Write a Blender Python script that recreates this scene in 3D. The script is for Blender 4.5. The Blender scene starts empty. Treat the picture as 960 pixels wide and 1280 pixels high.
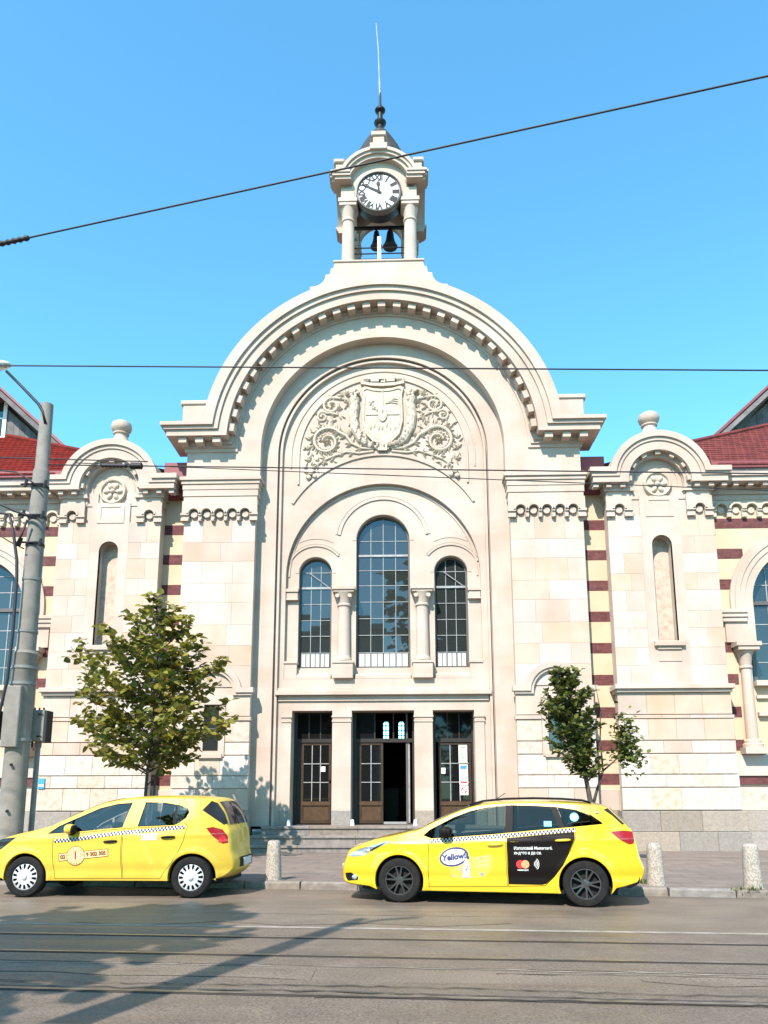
import bpy, bmesh, math, random
from mathutils import Vector, Matrix
from mathutils.geometry import delaunay_2d_cdt
random.seed(7)
S = bpy.context.scene
COL = S.collection
rad = math.radians

# ------------------------------------------------------------------ camera
YAW, PITCH, ROLL = rad(-1.687), rad(10.886), rad(0.11)
CAM = Vector((0.732, -23.2, 1.5))
_r = Vector((math.cos(YAW), -math.sin(YAW), 0)); _f0 = Vector((math.sin(YAW), math.cos(YAW), 0)); _z = Vector((0, 0, 1))
_F = math.cos(PITCH)*_f0 + math.sin(PITCH)*_z
_U = -math.sin(PITCH)*_f0 + math.cos(PITCH)*_z
_R2 = math.cos(ROLL)*_r - math.sin(ROLL)*_U
_U2 = math.sin(ROLL)*_r + math.cos(ROLL)*_U
cd = bpy.data.cameras.new('camera'); cam = bpy.data.objects.new('camera', cd); COL.objects.link(cam)
cam.matrix_world = Matrix(((_R2.x, _U2.x, -_F.x, CAM.x), (_R2.y, _U2.y, -_F.y, CAM.y), (_R2.z, _U2.z, -_F.z, CAM.z), (0, 0, 0, 1)))
cd.sensor_fit = 'HORIZONTAL'; cd.sensor_width = 36.0; cd.lens = 36.0*961/960
cd.shift_y = (814.89-640)/960; cd.clip_end = 3000; cd.clip_start = 0.05
S.camera = cam

# ------------------------------------------------------------------ light
SUN = Vector((0.37, 1.0, -1.08)).normalized()          # direction the light travels
w = bpy.data.worlds.new('World'); S.world = w; w.use_nodes = True
nt = w.node_tree; bg = nt.nodes['Background']
sky = nt.nodes.new('ShaderNodeTexSky'); sky.sky_type = 'NISHITA'; sky.sun_disc = False
sky.sun_elevation = math.asin(-SUN.z); sky.sun_rotation = math.atan2(-SUN.x, -SUN.y)
sky.altitude = 550; sky.air_density = 1.0; sky.dust_density = 0.2; sky.ozone_density = 0.0
tint = nt.nodes.new('ShaderNodeMix'); tint.data_type = 'RGBA'; tint.blend_type = 'MULTIPLY'; tint.inputs[0].default_value = 1; tint.inputs[7].default_value = (.70, 1.46, 1.58, 1)
nt.links.new(sky.outputs[0], tint.inputs[6]); nt.links.new(tint.outputs[2], bg.inputs[0]); bg.inputs[1].default_value = 0.15
sl = bpy.data.lights.new('sun', 'SUN'); sl.energy = 5.0; sl.angle = rad(0.55); sl.color = (1.0, 0.91, 0.845)
so = bpy.data.objects.new('sun', sl); COL.objects.link(so); so.location = (-10, -40, 40)
so.rotation_euler = SUN.to_track_quat('-Z', 'Y').to_euler()
S.view_settings.view_transform = 'Standard'; S.view_settings.look = 'None'
S.view_settings.gamma = 1; S.view_settings.exposure = 0.9; S.view_settings.use_curve_mapping = False

# ------------------------------------------------------------------ materials
MATS = {}
def mat(name, c, rough=0.7, metal=0.0, c2=None, nscale=4.0, ndetail=6, bump=0.0, bscale=40.0, rand=0.0, spec=0.5,
        ior=1.5, coat=0.0, trans=0.0, noise_contrast=(0.35, 0.65), emit=None, alpha=1.0):
    m = bpy.data.materials.new(name); m.use_nodes = True; MATS[name] = m
    n = m.node_tree; N = n.nodes; L = n.links; p = N['Principled BSDF']
    p.inputs['Roughness'].default_value = rough; p.inputs['Metallic'].default_value = metal
    p.inputs['Specular IOR Level'].default_value = spec; p.inputs['IOR'].default_value = ior
    p.inputs['Coat Weight'].default_value = coat; p.inputs['Transmission Weight'].default_value = trans
    p.inputs['Coat Roughness'].default_value = 0.03
    p.inputs['Base Color'].default_value = (*c, 1)
    if emit:
        p.inputs['Emission Color'].default_value = (*emit[:3], 1); p.inputs['Emission Strength'].default_value = emit[3]
    geo = N.new('ShaderNodeNewGeometry'); pos = geo.outputs['Position']
    out = None
    if c2:
        no = N.new('ShaderNodeTexNoise'); no.inputs['Scale'].default_value = nscale; no.inputs['Detail'].default_value = ndetail
        L.new(pos, no.inputs['Vector'])
        rp = N.new('ShaderNodeMapRange'); rp.inputs[1].default_value = noise_contrast[0]; rp.inputs[2].default_value = noise_contrast[1]
        L.new(no.outputs[0], rp.inputs[0])
        mx = N.new('ShaderNodeMix'); mx.data_type = 'RGBA'; mx.inputs[6].default_value = (*c, 1); mx.inputs[7].default_value = (*c2, 1)
        L.new(rp.outputs[0], mx.inputs[0]); out = mx.outputs[2]
    if rand:
        oi = N.new('ShaderNodeObjectInfo'); hv = N.new('ShaderNodeHueSaturation')
        mr = N.new('ShaderNodeMapRange'); mr.inputs[3].default_value = 1-rand; mr.inputs[4].default_value = 1+rand
        L.new(oi.outputs['Random'], mr.inputs[0]); L.new(mr.outputs[0], hv.inputs['Value'])
        ml = N.new('ShaderNodeMath'); ml.operation = 'MULTIPLY_ADD'; ml.inputs[1].default_value = 7.31; ml.inputs[2].default_value = 0.1
        fr = N.new('ShaderNodeMath'); fr.operation = 'FRACT'
        L.new(oi.outputs['Random'], ml.inputs[0]); L.new(ml.outputs[0], fr.inputs[0])
        ms = N.new('ShaderNodeMapRange'); ms.inputs[3].default_value = 0.75; ms.inputs[4].default_value = 1.35
        L.new(fr.outputs[0], ms.inputs[0]); L.new(ms.outputs[0], hv.inputs['Saturation'])
        if out: L.new(out, hv.inputs['Color'])
        else: hv.inputs['Color'].default_value = (*c, 1)
        out = hv.outputs[0]
    if out: L.new(out, p.inputs['Base Color'])
    if bump:
        nb = N.new('ShaderNodeTexNoise'); nb.inputs['Scale'].default_value = bscale; nb.inputs['Detail'].default_value = 5
        L.new(pos, nb.inputs['Vector'])
        bp = N.new('ShaderNodeBump'); bp.inputs['Strength'].default_value = bump; bp.inputs['Distance'].default_value = 0.02
        L.new(nb.outputs[0], bp.inputs['Height']); L.new(bp.outputs[0], p.inputs['Normal'])
    return m

def nodes(m): return m.node_tree.nodes, m.node_tree.links, m.node_tree.nodes['Principled BSDF']

def brick_tint(m, w_, h_, amount=0.12, mortar=0.004, mort_dark=0.75, off=(0, 0), bumpy=True):
    """faint stone by stone tint and hairline joints, laid on the facade (x,z)"""
    N, L, p = nodes(m)
    src = p.inputs['Base Color'].links[0].from_socket if p.inputs['Base Color'].links else None
    geo = N.new('ShaderNodeNewGeometry'); sx = N.new('ShaderNodeSeparateXYZ'); L.new(geo.outputs['Position'], sx.inputs[0])
    ad = N.new('ShaderNodeMath'); ad.operation = 'ADD'; L.new(sx.outputs[0], ad.inputs[0]); L.new(sx.outputs[1], ad.inputs[1])
    cb = N.new('ShaderNodeCombineXYZ'); L.new(ad.outputs[0], cb.inputs[0]); L.new(sx.outputs[2], cb.inputs[1])
    mp = N.new('ShaderNodeMapping'); mp.inputs['Location'].default_value = (off[0], off[1], 0); L.new(cb.outputs[0], mp.inputs[0])
    b = N.new('ShaderNodeTexBrick'); b.inputs['Scale'].default_value = 1.0
    b.inputs['Brick Width'].default_value = w_; b.inputs['Row Height'].default_value = h_
    b.inputs['Mortar Size'].default_value = mortar; b.inputs['Mortar Smooth'].default_value = 0.3; b.offset = 0.5
    b.inputs['Color1'].default_value = (1-amount, 1-amount*1.25, 1-amount*1.7, 1); b.inputs['Color2'].default_value = (1+amount*.3, 1+amount*.3, 1+amount*.35, 1)
    b.inputs['Mortar'].default_value = (mort_dark, mort_dark*.97, mort_dark*.93, 1)
    L.new(mp.outputs[0], b.inputs['Vector'])
    mx = N.new('ShaderNodeMix'); mx.data_type = 'RGBA'; mx.blend_type = 'MULTIPLY'; mx.inputs[0].default_value = 1
    if src: L.new(src, mx.inputs[6])
    else: mx.inputs[6].default_value = p.inputs['Base Color'].default_value
    L.new(b.outputs[0], mx.inputs[7]); L.new(mx.outputs[2], p.inputs['Base Color'])
    return m

def grime(m, lo=0.0, hi=1.0, col=(0.30, 0.27, 0.23), amt=0.35, scale=1.3, stretch=0.25):
    """streaky weathering with a shape of its own"""
    N, L, p = nodes(m)
    src = p.inputs['Base Color'].links[0].from_socket
    geo = N.new('ShaderNodeNewGeometry'); mp = N.new('ShaderNodeMapping'); mp.inputs['Scale'].default_value = (1, 1, stretch)
    L.new(geo.outputs['Position'], mp.inputs[0])
    no = N.new('ShaderNodeTexNoise'); no.inputs['Scale'].default_value = scale; no.inputs['Detail'].default_value = 8; no.inputs['Roughness'].default_value = 0.7
    L.new(mp.outputs[0], no.inputs['Vector'])
    mr = N.new('ShaderNodeMapRange'); mr.inputs[1].default_value = 0.52; mr.inputs[2].default_value = 0.78; mr.inputs[4].default_value = amt
    L.new(no.outputs[0], mr.inputs[0])
    mx = N.new('ShaderNodeMix'); mx.data_type = 'RGBA'; mx.inputs[7].default_value = (*col, 1)
    L.new(mr.outputs[0], mx.inputs[0]); L.new(src, mx.inputs[6]); L.new(mx.outputs[2], p.inputs['Base Color'])
    return m

STONE = (0.475, 0.388, 0.318); STONE2 = (0.42, 0.322, 0.25)
grime(brick_tint(mat('limestone', STONE, 0.85, c2=STONE2, nscale=0.9, bump=0.12, bscale=30), 1.15, 0.62, 0.06, 0.004, 0.90), amt=0.5, stretch=.13, scale=1.8)
grime(mat('limestone_block', STONE, 0.85, c2=STONE2, nscale=0.8, bump=0.14, bscale=26, rand=0.075), amt=0.45, stretch=.13, scale=1.8)
grime(mat('rough_block', (0.51, 0.43, 0.35), 0.9, c2=(0.42, 0.325, 0.26), nscale=6, bump=0.5, bscale=18, rand=0.09, noise_contrast=(.45, .7)), amt=0.3)
grime(mat('carved_stone', (0.50, 0.425, 0.33), 0.85, c2=(0.43, 0.35, 0.26), nscale=5, bump=0.15, bscale=50), amt=0.25, scale=3)
grime(mat('granite', (0.295, 0.25, 0.205), 0.9, c2=(0.23, 0.195, 0.16), nscale=14, bump=0.2, bscale=60, rand=0.12), amt=0.4, col=(.17, .16, .15))
grime(mat('step_stone', (0.235, 0.20, 0.17), 0.85, c2=(0.165, 0.138, 0.115), nscale=7, bump=0.25, bscale=50, rand=0.1), amt=0.45, col=(.13, .12, .11), stretch=1)
grime(mat('yellow_plaster', (0.53, 0.40, 0.265), 0.9, c2=(0.49, 0.365, 0.235), nscale=1.5, bump=0.1, bscale=60), amt=0.15)
grime(brick_tint(mat('red_band', (0.13, 0.038, 0.036), 0.85, c2=(0.085, 0.026, 0.026), nscale=9, bump=0.2, bscale=40), 0.25, 0.075, 0.3, 0.006, 1.25), amt=0.3, col=(.25, .16, .13))
mat('roof_tile', (0.17, 0.027, 0.021), 0.9, spec=.15, c2=(0.11, 0.019, 0.016), nscale=2.5, bump=0.2, bscale=20, rand=0.05)
mat('red_metal', (0.22, 0.05, 0.05), 0.6, c2=(0.18, 0.04, 0.04), nscale=2)
mat('slate', (0.030, 0.027, 0.025), 0.7, spec=.3, c2=(0.05, 0.044, 0.038), nscale=8, bump=0.2)
mat('dark_metal', (0.010, 0.010, 0.011), 0.5, spec=.3)
mat('bronze', (0.010, 0.009, 0.008), 0.5, spec=.4)
mat('white_paint', (0.75, 0.74, 0.71), 0.45, c2=(0.66, 0.64, 0.60), nscale=10)
mat('frame_grey', (0.30, 0.30, 0.29), 0.5, c2=(0.22, 0.22, 0.21), nscale=5)
mat('frame_dark', (0.085, 0.075, 0.065), 0.5)
mat('wood_brown', (0.075, 0.042, 0.019), 0.5, spec=.3, c2=(0.055, 0.03, 0.013), nscale=8)
mat('wood_mid', (0.045, 0.026, 0.013), 0.5, spec=.3, c2=(0.032, 0.018, 0.009), nscale=8)
mat('wood_dark', (0.018, 0.011, 0.007), 0.5, c2=(0.012, 0.008, 0.005), nscale=8)
mat('window_glass', (0.022, 0.026, 0.024), 0.015, spec=0.5, ior=1.7)
mat('door_glass', (0.008, 0.008, 0.008), 0.03, ior=1.35, spec=.5)
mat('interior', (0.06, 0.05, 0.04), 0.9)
mat('grey_boards', (0.16, 0.145, 0.135), 0.8, c2=(0.10, 0.09, 0.085), nscale=3, bump=0.2, bscale=30, rand=0.2)
mat('clock_white', (0.62, 0.63, 0.63), 0.4)
mat('black_paint', (0.008, 0.009, 0.012), 0.5, spec=.2)
mat('paper_white', (0.72, 0.72, 0.68), 0.7); mat('paper_green', (0.55, 0.66, 0.48), 0.7); mat('paper_blue', (0.05, 0.22, 0.42), 0.6); mat('paper_red', (0.5, 0.05, 0.09), 0.6)

# ------------------------------------------------------------------ helpers
def finish(o, name=None, parent=None, label=None, cat=None, group=None, kind=None):
    if parent is not None: o.parent = parent
    if label: o['label'] = label
    if cat: o['category'] = cat
    if group: o['group'] = group
    if kind: o['kind'] = kind
    return o
def empty(name, label=None, cat=None, loc=(0, 0, 0), rz=0.0, group=None, parent=None):
    o = bpy.data.objects.new(name, None); COL.objects.link(o); o.location = loc; o.rotation_euler = (0, 0, rz); o.empty_display_size = 0.2
    return finish(o, None, parent, label, cat, group)
def mobj(name, me, parent=None, **k):
    o = bpy.data.objects.new(name, me); COL.objects.link(o); return finish(o, None, parent, **k)
def M_(m): return MATS[m] if isinstance(m, str) else m

class MB:
    def __init__(s): s.v = []; s.f = []
    def add(s, vs, fs):
        b = len(s.v); s.v += [tuple(p) for p in vs]; s.f += [tuple(i+b for i in q) for q in fs]; return s
    def box(s, x0, x1, y0, y1, z0, z1, c=0.0):
        if c <= 0:
            return s.add([(x, y, z) for x in (x0, x1) for y in (y0, y1) for z in (z0, z1)],
                         [(0, 1, 3, 2), (4, 6, 7, 5), (0, 4, 5, 1), (2, 3, 7, 6), (0, 2, 6, 4), (1, 5, 7, 3)])
        # chamfer the four edges of the front (y0) face
        return s.add([(x0, y1, z0), (x1, y1, z0), (x1, y1, z1), (x0, y1, z1), (x0, y0+c, z0), (x1, y0+c, z0), (x1, y0+c, z1), (x0, y0+c, z1),
                      (x0+c, y0, z0+c), (x1-c, y0, z0+c), (x1-c, y0, z1-c), (x0+c, y0, z1-c)],
                     [(0, 3, 2, 1), (0, 1, 5, 4), (1, 2, 6, 5), (2, 3, 7, 6), (3, 0, 4, 7), (4, 5, 9, 8), (5, 6, 10, 9), (6, 7, 11, 10), (7, 4, 8, 11), (8, 9, 10, 11)])
    def tube(s, pts, r, n=8, cap=True):
        pts = [Vector(p) for p in pts]; rs = r if isinstance(r, (list, tuple)) else [r]*len(pts)
        b = len(s.v); prev = None
        for i, p in enumerate(pts):
            t = (pts[min(i+1, len(pts)-1)]-pts[max(i-1, 0)]).normalized()
            if prev is None:
                a = t.cross(Vector((0, 0, 1)));
                if a.length < 1e-3: a = t.cross(Vector((1, 0, 0)))
                a.normalize()
            else: a = (prev-t*prev.dot(t)).normalized()
            prev = a; c = t.cross(a)
            for k in range(n):
                q = 2*math.pi*k/n; s.v.append(tuple(p+(a*math.cos(q)+c*math.sin(q))*rs[i]))
        for i in range(len(pts)-1):
            for k in range(n):
                s.f.append((b+i*n+k, b+i*n+(k+1) % n, b+(i+1)*n+(k+1) % n, b+(i+1)*n+k))
        if cap:
            s.f.append(tuple(b+k for k in reversed(range(n)))); s.f.append(tuple(b+(len(pts)-1)*n+k for k in range(n)))
        return s
    def lathe(s, prof, c=(0, 0), n=24, axis='z', caps=True):
        """prof: (r, h) list; axis z: centre c=(x,y); axis y: centre c=(x,z)"""
        b = len(s.v)
        for r, h in prof:
            for k in range(n):
                q = 2*math.pi*k/n
                if axis == 'z': s.v.append((c[0]+r*math.cos(q), c[1]+r*math.sin(q), h))
                else: s.v.append((c[0]+r*math.cos(q), h, c[1]+r*math.sin(q)))
        for i in range(len(prof)-1):
            for k in range(n): s.f.append((b+i*n+k, b+i*n+(k+1) % n, b+(i+1)*n+(k+1) % n, b+(i+1)*n+k))
        if caps: s.f.append(tuple(b+k for k in range(n))); s.f.append(tuple(b+(len(prof)-1)*n+k for k in range(n)))
        return s
    def prism(s, poly, y0, y1, holes=()):
        """poly in (x,z) extruded from y0 (front) to y1, with holes"""
        loops = [poly]+list(holes)
        vs = []; es = []
        for lp in loops:
            b = len(vs); vs += [Vector((p[0], p[1])) for p in lp]
            es += [(b+i, b+(i+1) % len(lp)) for i in range(len(lp))]
        ov, oe, of, *_ = delaunay_2d_cdt(vs, es, [], 0, 1e-6)
        keep = []
        for t in of:
            cx = sum(ov[i].x for i in t)/len(t); cz = sum(ov[i].y for i in t)/len(t)
            if inpoly(cx, cz, poly) and not any(inpoly(cx, cz, h) for h in holes): keep.append(t)
        n = len(ov)
        s_v = [(p.x, y0, p.y) for p in ov]+[(p.x, y1, p.y) for p in ov]
        fs = [tuple(t) for t in keep]+[tuple(i+n for i in reversed(t)) for t in keep]
        cnt = {}
        for t in keep:
            for i in range(len(t)):
                a, c = t[i], t[(i+1) % len(t)]
                cnt[(a, c)] = cnt.get((a, c), 0)+1
        for (a, c) in cnt:
            if (c, a) not in cnt: fs.append((c, a, a+n, c+n))
        s.add(s_v, fs); return s
    def build(s, name, m, parent=None, smooth=False, recalc=True, xf=None, auto=None, **k):
        me = bpy.data.meshes.new(name)
        v = s.v if xf is None else [tuple(xf @ Vector(p)) for p in s.v]
        me.from_pydata(v, [], s.f)
        if recalc:
            bm = bmesh.new(); bm.from_mesh(me); bmesh.ops.recalc_face_normals(bm, faces=bm.faces); bm.to_mesh(me); bm.free()
        me.materials.append(M_(m))
        if smooth: me.shade_smooth()
        if auto is not None: me.shade_smooth(); me.set_sharp_from_angle(angle=rad(auto))
        me.update()
        return mobj(name, me, parent, **k)
def inpoly(x, y, P):
    c = False; j = len(P)-1
    for i in range(len(P)):
        xi, yi = P[i]; xj, yj = P[j]
        if (yi > y) != (yj > y) and x < (xj-xi)*(y-yi)/(yj-yi)+xi: c = not c
        j = i
    return c
def arc(cx, cz, r, a0, a1, n=24): return [(cx+r*math.cos(rad(a0+(a1-a0)*i/n)), cz+r*math.sin(rad(a0+(a1-a0)*i/n))) for i in range(n+1)]
def mir(P): return [(-x, z) for x, z in reversed(P)]
def rect(x0, x1, z0, z1): return [(x0, z0), (x1, z0), (x1, z1), (x0, z1)]
def archpoly(cx, hw, z0, zs, n=20, r=None): return [(cx-hw, z0), (cx+hw, z0)]+arc(cx, zs, hw, 0, 180, n)
_CUBE = {}
def bx(name, x0, x1, y0, y1, z0, z1, m, parent=None, **k):
    """box that shares one unit cube per material"""
    mm = M_(m)
    if mm.name not in _CUBE:
        t = MB().box(-.5, .5, -.5, .5, -.5, .5); me = bpy.data.meshes.new('block'); me.from_pydata(t.v, [], t.f); me.materials.append(mm)
        bm = bmesh.new(); bm.from_mesh(me); bmesh.ops.recalc_face_normals(bm, faces=bm.faces); bm.to_mesh(me); bm.free(); _CUBE[mm.name] = me
    o = mobj(name, _CUBE[mm.name], parent, **k)
    o.location = ((x0+x1)/2, (y0+y1)/2, (z0+z1)/2); o.scale = (abs(x1-x0), abs(y1-y0), abs(z1-z0)); return o
def stone(name, x0, x1, y0, y1, z0, z1, m, parent, c=0.012, **k):
    return MB().box(min(x0, x1), max(x0, x1), y0, y1, z0, z1, c).build(name, m, parent, **k)
def text_mesh(body, size, m, name='lettering', parent=None, xf=None, depth=0.002, align='CENTER', bold=0.0, shear=0.0, space=1.0):
    cu = bpy.data.curves.new(name, 'FONT'); cu.body = body; cu.size = size; cu.align_x = align; cu.align_y = 'CENTER'
    cu.extrude = depth; cu.offset = bold; cu.shear = shear; cu.space_character = space; cu.resolution_u = 4
    ob = bpy.data.objects.new(name, cu); COL.objects.link(ob); bpy.context.view_layer.update()
    dg = bpy.context.evaluated_depsgraph_get(); me = bpy.data.meshes.new_from_object(ob.evaluated_get(dg))
    bpy.data.objects.remove(ob); bpy.data.curves.remove(cu)
    if xf is not None: me.transform(xf)
    me.materials.clear(); me.materials.append(M_(m))
    return mobj(name, me, parent)
XZ = Matrix(((1, 0, 0, 0), (0, 0, -1, 0), (0, 1, 0, 0), (0, 0, 0, 1)))     # text plane (x,y) -> facade plane (x,z), facing -y
def clip(poly, conv):
    """clip poly by convex polygon (ccw)"""
    out = poly
    for i in range(len(conv)):
        a = conv[i]; b = conv[(i+1) % len(conv)]; inp = out; out = []
        if not inp: return []
        f = lambda p: (b[0]-a[0])*(p[1]-a[1])-(b[1]-a[1])*(p[0]-a[0])
        for j in range(len(inp)):
            p = inp[j]; q = inp[(j+1) % len(inp)]; fp, fq = f(p), f(q)
            if fp >= 0: out.append(p)
            if (fp >= 0) != (fq >= 0):
                t = fp/(fp-fq); out.append((p[0]+(q[0]-p[0])*t, p[1]+(q[1]-p[1])*t))
    return out
# ================================================================== ground
def asphalt(name, c, c2, rough=.6, tscale=1.2):
    m = mat(name, c, rough, c2=c2, nscale=tscale, bump=.25, bscale=90, ndetail=9)
    N, L, p = nodes(m); src = p.inputs['Base Color'].links[0].from_socket
    geo = N.new('ShaderNodeNewGeometry'); mp = N.new('ShaderNodeMapping'); mp.inputs['Rotation'].default_value = (0, 0, rad(4)); mp.inputs['Scale'].default_value = (.12, 1.6, 1)
    L.new(geo.outputs['Position'], mp.inputs[0])
    no = N.new('ShaderNodeTexNoise'); no.inputs['Scale'].default_value = 1.3; no.inputs['Detail'].default_value = 8; no.inputs['Roughness'].default_value = .65; L.new(mp.outputs[0], no.inputs['Vector'])
    mr = N.new('ShaderNodeMapRange'); mr.inputs[1].default_value = .35; mr.inputs[2].default_value = .7; mr.inputs[3].default_value = .80; mr.inputs[4].default_value = 1.14; L.new(no.outputs[0], mr.inputs[0])
    n2 = N.new('ShaderNodeTexNoise'); n2.inputs['Scale'].default_value = 48; n2.inputs['Detail'].default_value = 2; L.new(geo.outputs['Position'], n2.inputs['Vector'])
    m2 = N.new('ShaderNodeMapRange'); m2.inputs[1].default_value = .3; m2.inputs[2].default_value = .7; m2.inputs[3].default_value = .58; m2.inputs[4].default_value = 1.42; L.new(n2.outputs[0], m2.inputs[0])
    mu = N.new('ShaderNodeMath'); mu.operation = 'MULTIPLY'; L.new(mr.outputs[0], mu.inputs[0]); L.new(m2.outputs[0], mu.inputs[1])
    mx = N.new('ShaderNodeMix'); mx.data_type = 'RGBA'; mx.blend_type = 'MULTIPLY'; mx.inputs[0].default_value = 1
    L.new(src, mx.inputs[6]); L.new(mu.outputs[0], mx.inputs[7]); L.new(mx.outputs[2], p.inputs['Base Color'])
    rr = N.new('ShaderNodeMapRange'); rr.inputs[1].default_value = .35; rr.inputs[2].default_value = .65; rr.inputs[3].default_value = rough-.12; rr.inputs[4].default_value = rough+.15; L.new(no.outputs[0], rr.inputs[0]); L.new(rr.outputs[0], p.inputs['Roughness'])
    return m
asphalt('asphalt', (.178, .140, .101), (.138, .108, .079), .50)
asphalt('track_bed', (.155, .121, .088), (.12, .094, .07), .48, 2.0)
asphalt('patch_asphalt', (.17, .135, .098), (.14, .11, .08), .5, 2.0)
mat('rail_steel', (.34, .31, .27), .38, metal=.85, c2=(.22, .19, .155), nscale=6)
mat('rail_groove', (.06, .048, .037), .8)
mat('joint_line', (.33, .285, .23), .8, c2=(.22, .19, .15), nscale=5)
mat('kerb_stone', (.22, .195, .165), .85, c2=(.15, .13, .11), nscale=8, bump=.4, bscale=30, rand=.12)
pm = mat('paving', (.20, .158, .125), .8, c2=(.16, .125, .098), nscale=2.0, bump=.2, bscale=50)
N, L, p = nodes(pm); src = p.inputs['Base Color'].links[0].from_socket
geo = N.new('ShaderNodeNewGeometry'); mp = N.new('ShaderNodeMapping'); mp.inputs['Rotation'].default_value = (0, 0, rad(7)); L.new(geo.outputs['Position'], mp.inputs[0])
b_ = N.new('ShaderNodeTexBrick'); b_.inputs['Scale'].default_value = 1; b_.inputs['Brick Width'].default_value = .8; b_.inputs['Row Height'].default_value = .55; b_.inputs['Mortar Size'].default_value = .012
b_.inputs['Color1'].default_value = (.84, .83, .84, 1); b_.inputs['Color2'].default_value = (1.08, 1.06, 1.05, 1); b_.inputs['Mortar'].default_value = (.55, .55, .52, 1); L.new(mp.outputs[0], b_.inputs['Vector'])
mx = N.new('ShaderNodeMix'); mx.data_type = 'RGBA'; mx.blend_type = 'MULTIPLY'; mx.inputs[0].default_value = 1; L.new(src, mx.inputs[6]); L.new(b_.outputs[0], mx.inputs[7]); L.new(mx.outputs[2], p.inputs['Base Color'])
grime(pm, amt=.4, col=(.11, .095, .085), stretch=1, scale=.9)
mat('earth', (.14, .115, .085), .95, c2=(.10, .08, .06), nscale=3)

MB().add([(-400, -400, -.02), (400, -400, -.02), (400, 400, -.02), (-400, 400, -.02)], [(0, 1, 2, 3)]).build('ground', 'earth', kind='structure')
MB().add([(-120, -26.5, 0), (120, -26.5, 0), (120, 12, 0), (-120, 12, 0)], [(0, 1, 2, 3)]).build('road', 'asphalt', kind='structure')
MB().box(-120, 120, -60, -26.5, -.02, .12).build('far_pavement', 'paving', kind='structure')
# kerb line (world x,y)
def kerb_y(x): return -9.58-.152*(x+1) if x > -1 else -9.58-.115*(x+1)
KX = [-40, -20, -10, -1, 10, 20, 30]
P = [(x, kerb_y(x)+.14) for x in KX]
v = [(x, y, .115) for x, y in P]+[(x, 4.0, .0) for x, y in P]
n = len(P); MB().add(v, [(i, i+1, n+i+1, n+i) for i in range(n-1)]).build('pavement', 'paving', kind='structure')
kb = empty('kerb'); kb['kind'] = 'structure'
x = -14.0
while x < 12:
    L_ = .98+.04*random.random(); ym_ = kerb_y(x+L_/2); sl_ = -.152 if x > -1 else -.115; a = math.atan(sl_)
    hz = random.uniform(-.006, .006)
    m = MB().add([(-.49, -.02, -.05), (.49, -.02, -.05), (.49, .16, -.05), (-.49, .16, -.05), (-.485, -.015, .095), (.485, -.015, .095), (.48, .02, .122), (-.48, .02, .122), (.49, .16, .122), (-.49, .16, .122)],
                 [(0, 1, 5, 4), (4, 5, 6, 7), (7, 6, 8, 9), (1, 2, 8, 6, 5), (3, 0, 4, 7, 9), (2, 3, 9, 8)])
    o = m.build('kerbstone', 'kerb_stone', kb); o.location = (x+L_/2, ym_+random.uniform(-.01, .01), hz); o.rotation_euler = (0, 0, a+random.uniform(-.008, .008))
    x += L_*math.cos(a)
# tram tracks
TA = rad(-3.9); ct_, st_ = math.cos(TA), math.sin(TA)
def strip(name, s0, s1, t0, t1, z, m, jag=0, **k):
    """sheet along the track; (s,t) measured from (0.5, t) at x=.5"""
    f = lambda s, t, zz: (.5+s*ct_-0*st_, t+s*st_, zz)
    if not jag: return MB().add([f(s0, t0, z), f(s1, t0, z), f(s1, t1, z), f(s0, t1, z)], [(0, 1, 2, 3)]).build(name, m, **k)
    n = int((s1-s0)/jag); vs = []
    for i in range(n+1):
        s = s0+(s1-s0)*i/n; j = random.uniform(-1, 1); w_ = (t1-t0)/2*random.uniform(.25, 1.3); c = (t0+t1)/2+j*.03+.03*math.sin(i*.13)
        vs += [f(s, c-w_, z), f(s, c+w_, z)]
    return MB().add(vs, [(2*i, 2*i+2, 2*i+3, 2*i+1) for i in range(n)]).build(name, m, **k)
strip('track_bed', -60, 60, -15.78, -13.72, .004, 'track_bed', kind='structure')
strip('track_bed', -60, 60, -18.3, -16.35, .004, 'track_bed', kind='structure')
strip('road_joint', -60, 60, -13.72, -13.62, .006, 'joint_line', kind='structure')
strip('road_joint', -60, 60, -15.85, -15.82, .005, 'joint_line', jag=.2, kind='structure')
strip('road_patch', -4, 1.5, -13.5, -12.2, .004, 'patch_asphalt', jag=.9, kind='structure')
strip('road_patch', 2.2, 9, -16.28, -15.9, .004, 'patch_asphalt', jag=.5, kind='structure')
strip('road_patch', -12, -.6, -16.3, -15.95, .0045, 'patch_asphalt', jag=.6, kind='structure')
for t in (-14.36, -15.34, -16.86, -17.84):
    tr = empty('tram_rail'); tr['kind'] = 'structure'
    strip('rail_head', -60, 60, t-.03, t+.03, .013, 'rail_steel', parent=tr); strip('rail_groove', -60, 60, t-.062, t-.031, .0085, 'rail_groove', parent=tr)
    strip('rail_edge', -60, 60, t+.031, t+.042, .0075, 'rail_groove', parent=tr)
strip('road_crack', -14, 14, -16.80, -16.76, .0135, 'rail_groove', jag=.12, kind='structure')
strip('road_crack', -6, 9, -16.60, -16.575, .0125, 'rail_groove', jag=.10, kind='structure')
strip('road_crack', -3, 2.5, -12.6, -12.585, .006, 'rail_groove', jag=.10, kind='structure')
strip('road_crack', 1, 9, -15.98, -15.96, .0065, 'rail_groove', jag=.12, kind='structure')
strip('road_crack', -.5, 14, -16.93, -16.90, .0135, 'rail_groove', jag=.15, kind='structure')
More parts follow.
